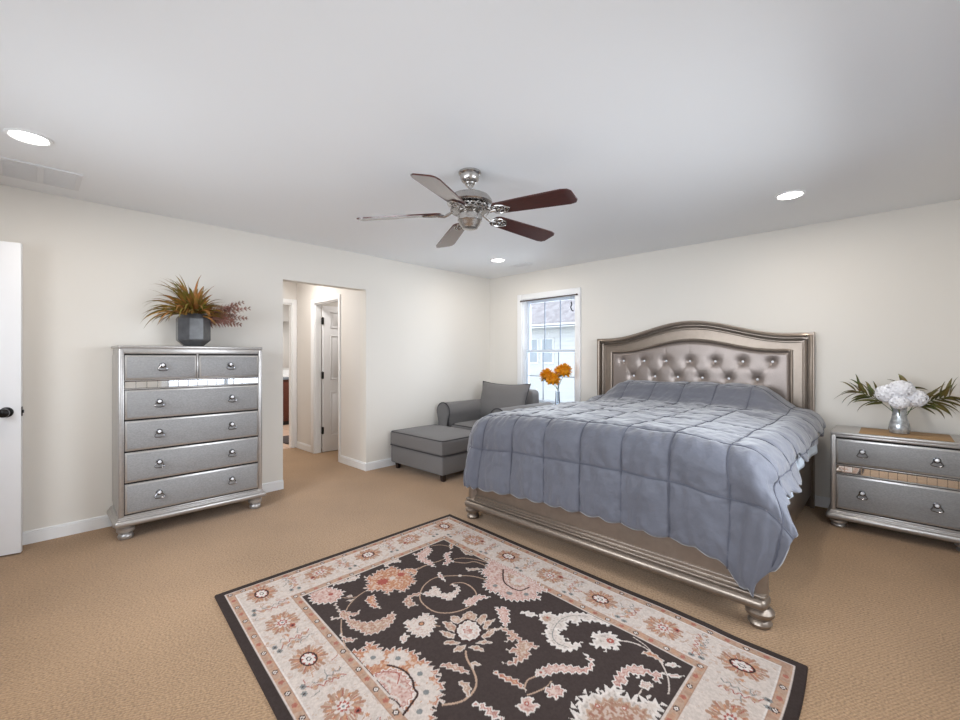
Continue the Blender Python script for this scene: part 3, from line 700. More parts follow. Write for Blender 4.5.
m1 = MB(); m1.add(arch_frame(1.012, 1.498, 1.653, .86, .985, 1.470, 1.625, .86, Y0-.100, Y0-.03, .0)); m1.tube(arch_path(.990, 1.474, 1.629, .86, Y0-.098), .017, 10)
m1.tube(arch_path(.955, 1.438, 1.592, .86, Y0-.064), .012, 8); m1.tube(arch_path(.932, 1.415, 1.568, .86, Y0-.060), .005, 6); m1.build('outer_moulding', 'champ', hbo, ang=35)
m1 = MB(); m1.tube(arch_path(.850, 1.346, 1.459, .745, Y0-.062, .2), .013, 10); m1.build('inner_moulding', 'champ', hbo, ang=35)
# tufted panel
px0, px1 = -.845, .845
btn = [(.236*k, 1.243) for k in range(-3, 4)]+[(.236*(k+.5), 1.078) for k in range(-3, 3)]+[(.236*k, .913) for k in range(-3, 4)]
def tuft_y(x, z):
    d2 = 0
    h = .034
    for bx, bz in btn:
        r = hypot(x-bx, z-bz); h -= .018*exp(-(r/.020)**2)+.012*exp(-(r/.052)**2)
    # diagonal pleats
    for bx, bz in btn:
        for sx in (-1, 1):
            ex, ez = bx+sx*.118, bz-.165
            if any(abs(ex-q[0]) < .01 and abs(ez-q[1]) < .01 for q in btn):
                vx, vz = ex-bx, ez-bz; LL = vx*vx+vz*vz; s = max(0, min(1, ((x-bx)*vx+(z-bz)*vz)/LL))
                r = hypot(x-bx-s*vx, z-bz-s*vz); h -= .0016*exp(-(r/.014)**2)
    top = arch(x, 1.448, 1.335, .74); e = min(top-z, x-px0, px1-x)
    if z > 1.243:
        for bx, bz in btn[:7]:
            if abs(x-bx) < .04: h -= .0008*exp(-((x-bx)/.008)**2)*sm(.0, .03, e)
    return h*sm(-.02, .03, e)
nx, nz = 240, 90; P = []
for j in range(nz+1):
    row = []
    for i in range(nx+1):
        x = px0+(px1-px0)*i/nx; top = arch(x, 1.448, 1.335, .74); z = .50+(top-.50)*(j/nz)
        row.append((x, Y0-.038-tuft_y(x, z), z))
    P.append(row)
MB().grid(P).build('tufted_panel', 'tuft', hbo, ang=80)
boxobj('panel_backing', 'champ', (-.86, .86, Y0-.034, Y0-.006, .2, 1.34), hbo)
kn = MB().ball((0, 0, 0), .0115, (1, .7, 1), 10, 8).build('button', 'crystal', hbo, smooth=False)
for k, (bx, bz) in enumerate(btn):
    o = kn if k == 0 else kn.copy()
    if k: COL.objects.link(o); o.parent = hbo
    o.location = (bx, Y0-.038-.006, bz)
# footboard
fy = -2.215+by   # panel face
FD = .072
fb = MB(); fb.box(-.97, .97, fy-.045, fy+.01, .14, .50, bev=.004).box(-.97, .97, fy-.055, fy, .175, .195, bev=.004).box(-.97, .97, fy-.062, fy, .155, .178, bev=.006)
fbo = fb.build('footboard', 'champ', bed); fbo.location = (FD, -.022, 0); fbo.rotation_euler = (0, 0, -.018)
mo = MB()
# plinth roll running round the corner posts
for (z0, z1, e, bv) in ((.095, .150, .052, .027), (.148, .156, .026, .002), (.154, .166, .036, .006)):
    mo.box(-1.0-e*.5, 1.0+e*.5, fy-.05-e, fy+.02, z0, z1, bev=bv, seg=5)
mo.build('plinth_moulding', 'champ', fbo)
for s in (-1, 1):
    pc = (s*.972, fy-.025, 0)
    MB().lathe([(.048, .15), (.048, .34), (.03, .36)], c=pc, n=28).build('corner_post', 'champ', fbo)
    MB().lathe([(.030, 0), (.044, .004), (.052, .020), (.046, .036), (.038, .041), (.046, .046), (.060, .060), (.062, .076), (.050, .090), (.042, .097)], c=(s*.985, fy-.030, 0), n=28).build('foot', 'champ', fbo)
    rl = MB(); rl.box(s*.955, s*.994, fy+.0, Y0-.10, .115, .44, bev=.004); rl.build('side_rail', 'champ', bed)
boxobj('slat_base', 'dark', (-.95, .95, fy+.01, Y0-.10, .30, .40), bed)
tag(MB().cushion(BXc-.95, BXc+.95, -2.205, -.13, .40, .80, .08).build('mattress', 'mattress'), 'white mattress under the grey comforter on the bed', 'mattress')

# comforter: one cloth draped over the bed, folded by arc length
EX0, EX1, EY = 2.05, 3.745, -2.18; HEM_Y = EY-.635     # fold lines
def top_z(x, y):
    z = .835+.032*sm(0, .32, min(x-EX0, EX1-x, .4))
    mnd = sm(-.66, -.40, y)*(1-.25*sm(-.25, -.12, y))*sm(EX0-.08, EX0+.22, x)*(1-sm(EX1-.30, EX1+.05, x))
    z += .165*mnd
    z += .010*noise.noise(Vector((x*2.2, y*3.1, 4.)))+.007*noise.noise(Vector((x*5, y*9, 1.)))
    z += .008*noise.noise(Vector((x*3.5, y*22, 8.)))*(sm(-1.5, -.7, y))
    return z
def right_over(y):
    if y < EY: return .31-.13*sm(-2.5, HEM_Y, y)+.012*sin(y*30)
    return .32-.08*sm(-2.0, -1.6, y)+.035*sin(y*13+.5)*sm(-2.1, -1.8, y)+.014*sin(y*31+1)
def drape(X, Y, extra=0, rr=None, n_left=5):
    dx = X-EX1 if X > EX1 else (EX0-X if X < EX0 else 0); sx = 1 if X > EX1 else -1
    dy = EY-Y if Y < EY else 0
    bx, byy = min(max(X, EX0), EX1), max(Y, EY)
    z = top_z(bx, byy)
    if dx == 0 and dy == 0: return Vector((X, Y, z+extra)), Vector((0, 0, 1))
    k = 2.05 if sx > 0 else n_left
    w_ = dx/(dx+dy)
    if rr is None: rr = .145+(.02 if sx > 0 else .09)*w_
    d = (dx**k+dy**k)**(1/k)+.10*sm(3.66, 3.76, X)*sm(.30, .62, dy); th = atan2(dy, dx); ux, uy = sx*cos(th), -sin(th)
    arc = rr*pi/2
    if d < arc: a = d/rr; out = rr*sin(a); dn = rr*(1-cos(a)); nr = Vector((ux*sin(a), uy*sin(a), cos(a)))
    else: out = rr+(d-arc)*((.02+.50*sm(.25, .55, w_)*sm(1.3, 2.0, -byy)) if sx > 0 else .02+.08*w_); dn = rr+(d-arc); nr = Vector((ux, uy, .05))
    corner = 1 if (dx > 0 and dy > 0) else 0
    wv = 0
    if d > arc*.5:
        f = sm(.05, .45, d)
        if dy >= dx and not corner: wv = f*(.006*sin(bx*22.8+1.0)+.004*noise.noise(Vector((bx*9, d*3, 2))))
        elif not corner: wv = f*(.014*sin(byy*9+.4)+.010*sin(byy*21))*sm(0, .25, EY*-1+byy)
        else: wv = f*(.020*sin(th*6+.2))*sm(0, .3, th)
        if sx > 0 and dx == 0: wv += .0
    out += wv
    fl_ = .07*sm(.12, .62, dy)*(1-sm(1.95, 2.5, X))
    bx -= fl_
    bx += .085*sm(.08, .35, dy)*(1-.55*sm(.42, .63, dy))*sm(3.64, 3.86, X)
    nr.normalize()
    return Vector((bx+ux*out, byy+uy*out, z-dn))+nr*extra, nr
SX0, SXS, SYS = 2.065, .2735, .30
HEM = EY-.635
XL = EX0-.42
def seam_d(X, Y):
    a = abs(((X-SX0)/SXS+.5) % 1-.5)*SXS; b = abs(((Y-HEM)/SYS+.5) % 1-.5)*SYS
    return a, b
NXg, NYg = 250, 250; rows = []; ymax = -.125
for j in range(NYg+1):
    Y = HEM+(ymax-HEM)*j/NYg; row = []
    xr = EX1+right_over(Y)
    for i in range(NXg+1):
        X = XL+(xr-XL)*i/NXg
        a, b = seam_d(X, Y)
        puff = .010*min(1, (a/.08))**.6*min(1, (b/.08))**.6 if a > 1e-6 and b > 1e-6 else 0
        groove = -.005*exp(-(min(a, b)/.006)**2)
        p, nr = drape(X, Y)
        wr = .0055*noise.noise(Vector((X*6, Y*6, 3)))+.005*noise.noise(Vector((X*14+Y*6, Y*9, 6)))*(1 if Y < EY else 1.2)+.0035*noise.noise(Vector((X*26-Y*14, Y*16+X*6, 9)))
        # gathers running off the horizontal seams on the hanging part
        if Y < EY+.05: wr += .006*sin(X*80+4*noise.noise(Vector((X*5, Y*4, 0))))*exp(-b/.06)*sm(.01, .03, b)
        p = p+nr*(puff+groove+wr)
        # hem scallop between the seams
        if Y < HEM+.05: p.z -= .018*sin(pi*min(1, a/(SXS/2)))*(1-(Y-HEM)/.05)
        row.append(p)
    rows.append(row)
cf = thing('comforter', 'grey blue quilted comforter draped over the bed', 'comforter', (0, 0, 0))
MBc = MB().grid(rows); cm = MBc.build('quilt', 'comf', cf, ang=180)
so = cm.modifiers.new('thickness', 'SOLIDIFY'); so.thickness = .014; so.offset = -1
def seamline(pts): return pts
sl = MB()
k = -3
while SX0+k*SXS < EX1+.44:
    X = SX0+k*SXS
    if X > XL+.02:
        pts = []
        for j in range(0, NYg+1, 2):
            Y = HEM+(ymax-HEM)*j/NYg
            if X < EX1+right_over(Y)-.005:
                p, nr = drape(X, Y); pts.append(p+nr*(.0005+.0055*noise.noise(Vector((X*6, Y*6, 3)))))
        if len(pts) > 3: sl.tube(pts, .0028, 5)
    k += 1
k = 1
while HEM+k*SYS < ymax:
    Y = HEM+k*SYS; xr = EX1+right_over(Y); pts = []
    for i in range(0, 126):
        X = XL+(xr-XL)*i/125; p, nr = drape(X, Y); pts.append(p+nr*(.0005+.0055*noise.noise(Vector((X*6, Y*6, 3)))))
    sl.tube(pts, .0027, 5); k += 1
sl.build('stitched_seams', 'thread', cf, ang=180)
# pale sheet showing under the comforter on the right
rows = []
for j in range(60):
    Y = -2.12+1.85*j/59; row = []
    for i in range(24):
        X = 3.60+(.52+.012*sin(Y*7))*i/23; p, nr = drape(X, Y, extra=-.035); p.x -= .012 if X > EX1 else 0; row.append(p)
    rows.append(row)
sh = MB().grid(rows).build('bed_sheet', 'sheet', ang=180); tag(sh, 'pale blue white sheet hanging below the comforter on the right of the bed', 'sheet')
so = sh.modifiers.new('thickness', 'SOLIDIFY'); so.thickness = .003; so.offset = -1

# ---------------------------------------------------------------- bathroom vanity seen through the doorway
vn = thing('bathroom_vanity', 'dark cherry bathroom vanity with a white counter seen through the far doorway', 'vanity', (-4.2, -1.55, 0))
boxobj('cabinet', 'vanity', (-.28, .25, -1.0, .6, .08, .86), vn)
boxobj('toe_kick', 'dark', (-.28, .20, -.98, .58, 0, .08), vn)
boxobj('countertop', 'countedge', (-.29, .28, -1.02, .62, .86, .91), vn, bev=.004); boxobj('basin_top', 'counter', (-.29, .27, -1.01, .61, .91, .925), vn)
boxobj('backsplash', 'counter', (-.29, -.27, -1.0, .6, .925, 1.03), vn)
for k in range(3): boxobj('cupboard_door', 'vanity', (.25, .268, -.98+.53*k, -.48+.53*k, .14, .82), vn, bev=.004)
tag(MB().box(-4.499, -4.48, -2.4, -1.0, 1.08, 2.0, bev=.003).build('bathroom_mirror', 'mirror'), 'plain bathroom mirror above the dark vanity', 'mirror')
tag(MB().box(-2.75, -2.1, -2.1, -1.72, .004, .022, bev=.006).build('bath_mat', mat('bath_mat_cloth', srgb(70, 60, 58), .95)), 'dark bath mat on the bathroom floor through the far doorway', 'mat')

# ---------------------------------------------------------------- house next door
nh = thing('neighbouring_house', 'white sided neighbouring house with a grey shingle roof outside the window', 'house', (-2, 7, -2.8))
sd = MB(); sd.box(-7, 7, 0, 6, -0, 5.05)
for k in range(37): sd.box(-7, 7, -.02, 0, .135*k, .135*k+.125)
sd.build('wall', 'siding', nh)
rf = MB(); rf.prism([(-.35, 5.02), (3.0, 7.8), (6.35, 5.02), (6.35, 5.20), (3.0, 8.0), (-.35, 5.20)], -7.4, 7.4, 'x'); rf.build('roof', 'roof', nh)
boxobj('gutter', 'trim', (-7.4, 7.4, -.45, -.33, 5.02, 5.14), nh)
for k, x in enumerate((-4.6, -2.43, -1.83, .6, 3.4, 4.0)):
    f = MB().box(x-.24, x+.24, -.06, -.02, 3.86, 4.70).build('window', 'trim', nh)
    boxobj('pane', 'hwin', (x-.19, x+.19, -.07, -.055, 3.92, 4.28), f); boxobj('pane', 'hwin', (x-.19, x+.19, -.07, -.055, 4.30, 4.66), f)
struct('ground_outside', MB().box(-14, 14, .2, 20, -2.95, -2.8), 'grass')

# ---------------------------------------------------------------- rug
RUG=[('S','t',0.006,[676,1267,764,1308,862,1337,921,1342]),
('S','t',0.006,[628,1218,597,1189,558,1127,538,1064]),
('S','t',0.005,[502,1186,538,1153,553,1125]),
('S','t',0.006,[551,719,545,639,561,551]),
('S','t',0.006,[359,467,387,412,462,375]),
('S','t',0.006,[540,719,545,639,558,558,561,520]),
('S','t',0.006,[607,474,634,422,703,376,790,348]),
('S','t',0.007,[631,495,693,455,726,398,815,384]),
('S','t',0.007,[822,684,821,657,852,617,906,608,962,621,1001,648,1041,704,1043,769,1023,829,988,873,938,899,863,900,804,882,751,836,716,783,699,717,714,662,769,592,829,536,885,508,936,495]),
('S','t',0.009,[1270,968,1306,994,1375,1021,1424,1049,1448,1082,1458,1126,1448,1170,1416,1216]),
('S','t',0.007,[934,975,1021,963,1058,947]),
('S','t',0.007,[1234,801,1285,738,1285,724,1261,708]),
('S','i',0.006,[1725,420,1753,399,1801,384]),
('S','i',0.006,[1728,417,1772,393,1823,387,1866,395,1909,422,1938,450,1969,493,1990,543,1992,561]),
('S','i',0.005,[1754,356,1815,369,1849,386]),
('S','t',0.007,[1585,943,1567,902,1576,865]),
('S','t',0.006,[1612,956,1628,920,1639,881,1639,838]),
('S','t',0.005,[1639,881,1688,893]),
('S','i',0.005,[1911,613,1913,639,1909,662]),
('P','p',0.007,[343,1292,314,1253,338,1219,356,1191,404,1169,458,1147,496,1183,521,1229,499,1261,472,1296,439,1316,387,1312]),
('P','t',0.005,[516,1235,529,1230,599,1241,630,1223,678,1196,671,1170,684,1167,701,1200,684,1225,693,1236,741,1214,780,1194,806,1154,815,1103,802,1052,840,1057,871,1087,893,1136,891,1189,869,1236,821,1242,767,1266,689,1254,662,1268,651,1301,625,1303,625,1296,654,1274,634,1254,580,1246]),
('P','t',0.004,[757,1315,804,1316,832,1298,844,1292,861,1275,863,1308,839,1326,799,1326]),
('P','o',0.005,[604,1096,595,1064,608,1043,669,1069,710,1081,738,1075,717,1097,694,1112,656,1106,631,1109]),
('P','t',0.002,[511,1168,513,1134,541,1140]),
('P','t',0.002,[545,1185,564,1137,572,1163]),
('P','i',0.004,[364,1174,341,1151,330,1097,356,1080,339,1035,366,1020,338,989,387,1019,395,1059,376,1096,370,1131,356,1155]),
('P','o',0.009,[395,921,391,884,417,857,394,815,429,801,475,796,520,771,589,782,665,809,661,848,688,883,689,926,644,929,643,957,657,993,600,990,576,1016,563,1047,510,1049,477,1012,403,992,416,949]),
('P','i',0.004,[368,843,331,814,333,779,349,751,345,730,403,735,379,770,367,799,391,840]),
('P','o',0.003,[485,775,506,743,540,719,575,735,602,777,554,767,521,790]),
('P','p',0.006,[360,633,380,588,360,532,341,486,408,494,447,554,463,597,524,593,605,621,574,631,536,636,498,643,437,648,414,612]),
('P','p',0.005,[503,473,507,444,517,409,546,466,601,491,637,489,620,518,639,553,603,568,591,524,529,495]),
('P','t',0.003,[733,490,766,478,793,439,826,427,804,470,779,506]),
('P','o',0.003,[390,313,432,326,489,386,485,404,432,365]),
('P','t',0.003,[525,350,575,325,636,313,690,319,655,354,608,377]),
('P','p',0.003,[660,648,670,638,722,655,782,680,735,680,701,676]),
('P','i',0.005,[776,845,786,801,761,756,801,750,849,771,878,741,883,700,865,667,827,680,826,661,868,655,903,681,924,726,935,780,899,793,857,803,823,838,795,850]),
('P','t',0.004,[771,841,747,875,743,920,767,968,835,975,831,949,851,928,793,926,762,909,781,873]),
('P','p',0.005,[990,740,989,701,996,662,1007,626,1067,602,1046,644,1038,683,1058,702,1038,729,1041,749]),
('P','p',0.009,[765,301,825,396,835,459,922,481,956,556,1030,569,1072,544,1100,564,1161,550,1202,517,1221,487,1244,454,1271,418,1218,395,1251,332,1125,303,924,296]),
('S','d',0.009,[919,342,1006,432,1074,453,1138,442,1154,379]),
('P','t',0.005,[968,371,966,302,1048,290,1116,333,1136,397,1106,438,1053,440]),
('D','i',0.045,[1069,370]),
('D','p',0.02,[1069,370]),
('D','g',0.014,[1007,505]),
('D','g',0.014,[1119,503]),
('D','g',0.014,[1110,504]),
('D','g',0.014,[1187,445]),
('D','i',0.012,[784,577]),
('P','t',0.002,[1078,969,1112,945,1157,931,1171,956,1133,976]),
('P','t',0.002,[1153,1004,1170,968,1218,947,1208,975,1173,1007]),
('P','t',0.002,[1233,1015,1216,977,1245,938,1260,978]),
('P','t',0.002,[1258,944,1275,909,1309,902,1332,911,1292,937]),
('P','t',0.002,[1262,903,1277,857,1322,842,1292,885]),
('P','t',0.002,[1249,857,1246,799,1264,759,1282,814,1273,853]),
('P','t',0.002,[1220,815,1183,765,1212,712,1223,768,1234,801]),
('P','t',0.002,[1152,798,1137,732,1160,720,1187,761,1191,801]),
('P','t',0.002,[1097,853,1069,801,1073,761,1124,758,1152,798,1120,818]),
('P','t',0.002,[1033,861,1059,834,1108,842,1107,875,1068,883]),
('P','t',0.002,[1035,916,1074,887,1125,891,1146,922,1101,936]),
('P','d',0,[1137,921,1107,875,1108,815,1161,793,1220,815,1254,862,1246,915,1204,941]),
('P','i',0.003,[1144,914,1119,875,1120,821,1163,805,1213,822,1242,864,1234,908,1200,930]),
('P','p',0.006,[1158,900,1142,841,1200,845,1215,892]),
('P','t',0.004,[1252,1107,1264,1070,1304,1046,1343,1039,1381,1039,1351,1064,1307,1083]),
('P','t',0.003,[1371,1109,1385,1089,1410,1077,1435,1088,1465,1127,1436,1123,1401,1108]),
('P','t',0.002,[1333,1001,1347,977,1382,975,1357,999,1375,1021]),
('P','t',0.006,[1248,786,1280,733,1335,719,1400,734,1435,717,1489,718,1460,757,1491,788,1488,826,1475,880,1433,906,1454,868,1449,822,1390,838,1413,795,1386,748,1355,799,1340,755,1295,749]),
('P','p',0.005,[1134,645,1170,637,1167,611,1216,615,1246,656,1274,673,1287,725,1238,710,1192,676]),
('P','i',0.007,[908,1053,933,984,922,936,997,919,1049,976,1076,1027,1049,1067,977,1076]),
('D','d',0.015,[981,1000]),
('D','o',0.01,[981,1000]),
('P','i',0.004,[1000,1142,980,1100,1012,1092,1039,1138]),
('P','o',0.01,[914,1339,927,1303,950,1291,918,1268,919,1243,965,1231,1012,1227,1026,1191,1053,1169,1093,1143,1143,1125,1157,1148,1196,1123,1244,1133,1291,1124,1297,1154,1350,1152,1363,1182,1407,1211,1394,1247,1434,1273,1468,1293,1492,1322,1478,1375,1386,1364,1294,1357]),
('D','i',0.045,[1019,1284]),
('D','i',0.045,[1097,1208]),
('D','i',0.05,[1234,1190]),
('D','i',0.05,[1327,1227]),
('D','i',0.045,[1379,1296]),
('D','g',0.012,[1019,1284]),
('D','g',0.012,[1097,1208]),
('D','g',0.012,[1234,1190]),
('D','g',0.012,[1327,1227]),
('D','g',0.012,[1379,1296]),
('P','p',0.006,[1106,1341,1112,1287,1134,1246,1192,1234,1241,1238,1270,1252,1303,1260,1321,1298,1341,1345,1307,1344,1215,1342]),
('S','d',0.009,[1099,1261,1128,1243,1180,1227,1239,1231,1274,1248,1309,1255,1327,1291,1350,1351]),
('S','i',0.01,[1115,1340,1148,1325,1194,1313,1228,1328]),
('S','i',0.01,[1154,1300,1208,1282,1249,1273]),
('S','d',0.005,[1245,1344,1288,1332,1313,1337]),
('S','i',0.008,[1238,1340,1265,1323,1295,1325]),
('S','r',0.005,[1104,1323,1125,1288,1173,1253,1213,1284]),
('P','w',0.006,[1348,549,1347,500,1377,478,1409,479,1424,431,1463,383,1512,350,1576,319,1644,359,1604,369,1562,381,1548,410,1515,412,1524,465,1481,463,1474,485,1501,519,1498,550,1477,557,1506,585,1548,578,1532,600,1576,596,1602,551,1614,596,1601,634,1574,663,1535,663,1495,664,1462,629,1445,640,1438,596,1421,569,1390,569]),
('P','w',0.004,[1262,595,1270,570,1291,549,1323,541,1344,544,1320,584,1290,582]),
('D','t',0.02,[1389,532]),
('D','r',0.007,[1388,524]),
('S','g',0.004,[1456,563,1487,618,1533,639,1579,625]),
('S','g',0.004,[1456,563,1444,484,1469,418,1524,371]),
('P','w',0.007,[1599,477,1619,450,1623,432,1650,426,1653,402,1689,401,1724,427,1744,493,1712,486,1708,533,1684,514,1662,541,1637,535,1637,495]),
('D','r',0.016,[1691,454]),
('D','i',0.006,[1691,454]),
('P','o',0.003,[1823,431,1840,395,1870,390,1913,402,1921,423,1893,415,1858,421]),
('P','i',0.003,[1923,420,1943,383,1978,382,1967,399,1941,420]),
('P','p',0.003,[1946,474,1967,448,1995,431,2009,422,1987,460,1958,473]),
('P','p',0.006,[1822,681,1807,646,1804,596,1810,556,1830,519,1860,500,1898,501,1933,471,1946,474,1941,506,1948,536,1936,542,1904,516,1887,534,1874,573,1856,559,1841,580,1846,617,1863,626,1848,646,1849,674,1835,682]),
('P','w',0.014,[1781,915,1781,880,1764,872,1776,851,1753,847,1773,817,1755,797,1790,772,1785,752,1815,738,1802,726,1817,696,1845,678,1877,693,1912,669,1929,669,1940,630,1961,638,1997,619,2011,693,2022,819,1964,913,1865,977]),
('P','T',0.008,[1813,873,1811,807,1840,750,1878,720,1921,713,1958,694,1983,703,1994,804,1948,880,1874,916]),
('D','r',0.009,[1827,809]),
('D','r',0.009,[1903,746]),
('D','i',0.005,[1827,809]),
('D','i',0.005,[1903,746]),
('P','i',0.004,[1890,593,1896,567,1913,566,1933,555,1935,589,1920,608,1902,606]),
('P','p',0.005,[1559,851,1567,812,1578,769,1615,731,1659,702,1696,681,1696,640,1655,614,1643,603,1697,615,1721,656,1717,700,1681,736,1629,780,1606,835,1582,859]),
('D','i',0.018,[1580,830]),
('D','r',0.006,[1580,830]),
('P','o',0.004,[1429,959,1459,953,1504,938,1538,926,1578,935,1597,945,1552,954,1497,968,1447,971]),
('P','p',0.006,[1643,898,1651,841,1683,830,1709,839,1705,889,1677,905]),
('P','p',0.003,[1605,1028,1619,1009,1604,979,1635,947,1650,972,1674,953,1675,991,1671,1024,1639,1026]),
('D','r',0.01,[1635,989]),
('D','i',0.005,[1635,989]),
('P','p',0.006,[1486,1137,1508,1108,1543,1099,1577,1090,1629,1102,1582,1127,1536,1125]),
('D','r',0.012,[434,1214]),
('D','r',0.03,[523,945]),
('D','i',0.018,[529,882]),
('D','r',0.02,[529,822]),
]
RC = dict(t=(166, 139, 120), p=(184, 154, 143), i=(188, 174, 164), w=(200, 190, 182), o=(172, 126, 98), d=(62, 44, 42), r=(150, 80, 70), g=(120, 120, 118), T=(154, 121, 102), f=(64, 54, 51), b=(58, 49, 46))
RC = {k: np.array(srgb(*v)[:3]) for k, v in RC.items()}
RL, RW, ST = 2.36, 1.68, .0032
nu, nv = int(RL/ST)+1, int(RW/ST)+1
U, V = np.meshgrid(np.linspace(0, RL, nu), np.linspace(0, RW, nv), indexing='ij')
rng = np.random.default_rng(4)
C = np.zeros((nu, nv, 3)); Hh = np.zeros((nu, nv))
E = np.minimum(np.minimum(U, RL-U), np.minimum(V, RW-V))
def vn_noise(sc, seed):
    r = np.random.default_rng(seed); g = r.random((int(RL/sc)+3, int(RW/sc)+3)); x = U/sc; y = V/sc; i = x.astype(int); j = y.astype(int); fx = x-i; fy_ = y-j
    fx = fx*fx*(3-2*fx); fy_ = fy_*fy_*(3-2*fy_)
    return (g[i, j]*(1-fx)*(1-fy_)+g[i+1, j]*fx*(1-fy_)+g[i, j+1]*(1-fx)*fy_+g[i+1, j+1]*fx*fy_)
n1, n2, n3 = vn_noise(.02, 1), vn_noise(.008, 2), vn_noise(.035, 3)
C[:] = RC['b']
def setc(mask, c, a=1.0):
    C[mask] = C[mask]*(1-a)+RC[c]*a
setc((E > .040), 't'); setc((E > .040) & (E < .046), 'i'); setc((E > .082) & (E < .089), 'w'); setc((E > .078) & (E < .081), 'T')
setc(E > .088, 'i'); setc((E > .298) & (E < .303), 'T'); setc((E > .302), 't'); setc((E > .336) & (E < .344), 'i'); setc(E > .344, 'f')
mg = ((E > .046) & (E < .08)) | ((E > .303) & (E < .336)); setc(mg & (n1 > .62), 'o', .5); setc(mg & (n1 < .33), 'T', .6)
mi = (E > .09) & (E < .298); setc(mi & (n1 > .72) & (n2 > .5), 'T', .45)
def region(u0, u1, v0, v1):
    i0, i1 = max(0, int(u0/ST)), min(nu, int(u1/ST)+2); j0, j1 = max(0, int(v0/ST)), min(nv, int(v1/ST)+2)
    return slice(i0, i1), slice(j0, j1)
def disc(c, u, v, ru, rv=None, lob=0, amp=0, ph=0, a=1):
    rv = rv or ru; R = max(ru, rv)*1.4; s = region(u-R, u+R, v-R, v+R)
    if s[0].start >= s[0].stop or s[1].start >= s[1].stop: return
    x = (U[s]-u)/ru; y = (V[s]-v)/rv; r = np.hypot(x, y); th = np.arctan2(y, x)
    m_ = r < (1+amp*np.abs(np.cos(lob*th/2+ph))-amp*.5 if lob else 1)
    C[s][m_] = C[s][m_]*(1-a)+RC[c]*a
def stroke(c, w_, P, clip=None):
    for (a, b) in zip(P, P[1:]):
        s = region(min(a[0], b[0])-w_, max(a[0], b[0])+w_, min(a[1], b[1])-w_, max(a[1], b[1])+w_)
        if s[0].start >= s[0].stop or s[1].start >= s[1].stop: continue
        x = U[s]-a[0]; y = V[s]-a[1]; dx, dy = b[0]-a[0], b[1]-a[1]; t = np.clip((x*dx+y*dy)/(dx*dx+dy*dy+1e-9), 0, 1)
        m_ = np.hypot(x-t*dx, y-t*dy) < w_/2
        if clip is not None: m_ &= E[s] > clip
        C[s][m_] = RC[c]
def smoothline(P, n=5):
    if len(P) < 3: return P
    Q = []
    for i in range(len(P)-1):
        p0, p1, p2, p3 = P[max(0, i-1)], P[i], P[i+1], P[min(len(P)-1, i+2)]
        for k in range(n):
            t = k/n; Q.append(tuple(.5*((2*p1[d])+(-p0[d]+p2[d])*t+(2*p0[d]-5*p1[d]+4*p2[d]-p3[d])*t*t+(-p0[d]+3*p1[d]-3*p2[d]+p3[d])*t**3) for d in (0, 1)))
    return Q+[P[-1]]
EDGE = dict(t='i', p='w', i='w', w='w', o='i', d='d', T='t'); CORE = dict(t='t', p='p', i='i', w='i', o='o', d='d', T='T')
def poly(st_, amp, P, clip=.346):
    A = np.array(P); n = len(P); ar = .5*sum(P[i][0]*P[(i+1) % n][1]-P[(i+1) % n][0]*P[i][1] for i in range(n)); sg = 1 if ar > 0 else -1
    Q = []; s_acc = 0; lam = .031
    for i in range(n):
        a, b = A[i], A[(i+1) % n]; L_ = np.hypot(*(b-a)); k = max(1, int(L_/.004)); nrm = np.array([(b-a)[1], -(b-a)[0]])/max(L_, 1e-6)*sg
        for q in range(k):
            s_ = s_acc+L_*q/k; saw = (s_ % lam)/lam; Q.append(a+(b-a)*q/k+nrm*amp*2.9*((saw/.72 if saw < .72 else (1-saw)/.28)-.45))
        s_acc += L_
    Q = np.array(Q); sl_ = region(Q[:, 0].min()-.004, Q[:, 0].max()+.004, Q[:, 1].min()-.004, Q[:, 1].max()+.004)
    if sl_[0].start >= sl_[0].stop or sl_[1].start >= sl_[1].stop: return
    u, v = U[sl_], V[sl_]; ins = np.zeros(u.shape, bool); D = np.full(u.shape, 9.)
    m_ = len(Q)
    for i in range(m_):
        a, b = Q[i], Q[(i+1) % m_]
        cr = ((a[1] > v) != (b[1] > v)) & (u < (b[0]-a[0])*(v-a[1])/(b[1]-a[1]+1e-12)+a[0]); ins ^= cr
        x = u-a[0]; y = v-a[1]; d = b-a; t = np.clip((x*d[0]+y*d[1])/(d@d+1e-12), 0, 1); D = np.minimum(D, np.hypot(x-t*d[0], y-t*d[1]))
    ins &= E[sl_] > clip
    cc = C[sl_]; cc[ins] = RC[EDGE[st_]]
    ew = .0055 if st_ != 'w' else .010
    core = ins & (D > ew); cc[core] = RC[CORE[st_]]
    if st_ in 'topi' and amp > .0035:
        o_ = ins & (D > ew) & (D < ew+.0032); cc[o_] = cc[o_]*.35+RC['r' if st_ != 'i' else 'T']*.65
    if st_ in 'topTw':
        nn = n2[sl_]; v1 = core & (D > ew+.004) & (nn > .62); cc[v1] = cc[v1]*.45+RC['i']*.55
        v2 = core & (D > ew+.002) & (nn < .25); cc[v2] = cc[v2]*.55+RC['r']*.45 if st_ != 'w' else cc[v2]*.6+RC['g']*.4
    if st_ == 'i': v2 = core & (n2[sl_] < .28); cc[v2] = RC['p']
    C[sl_] = cc
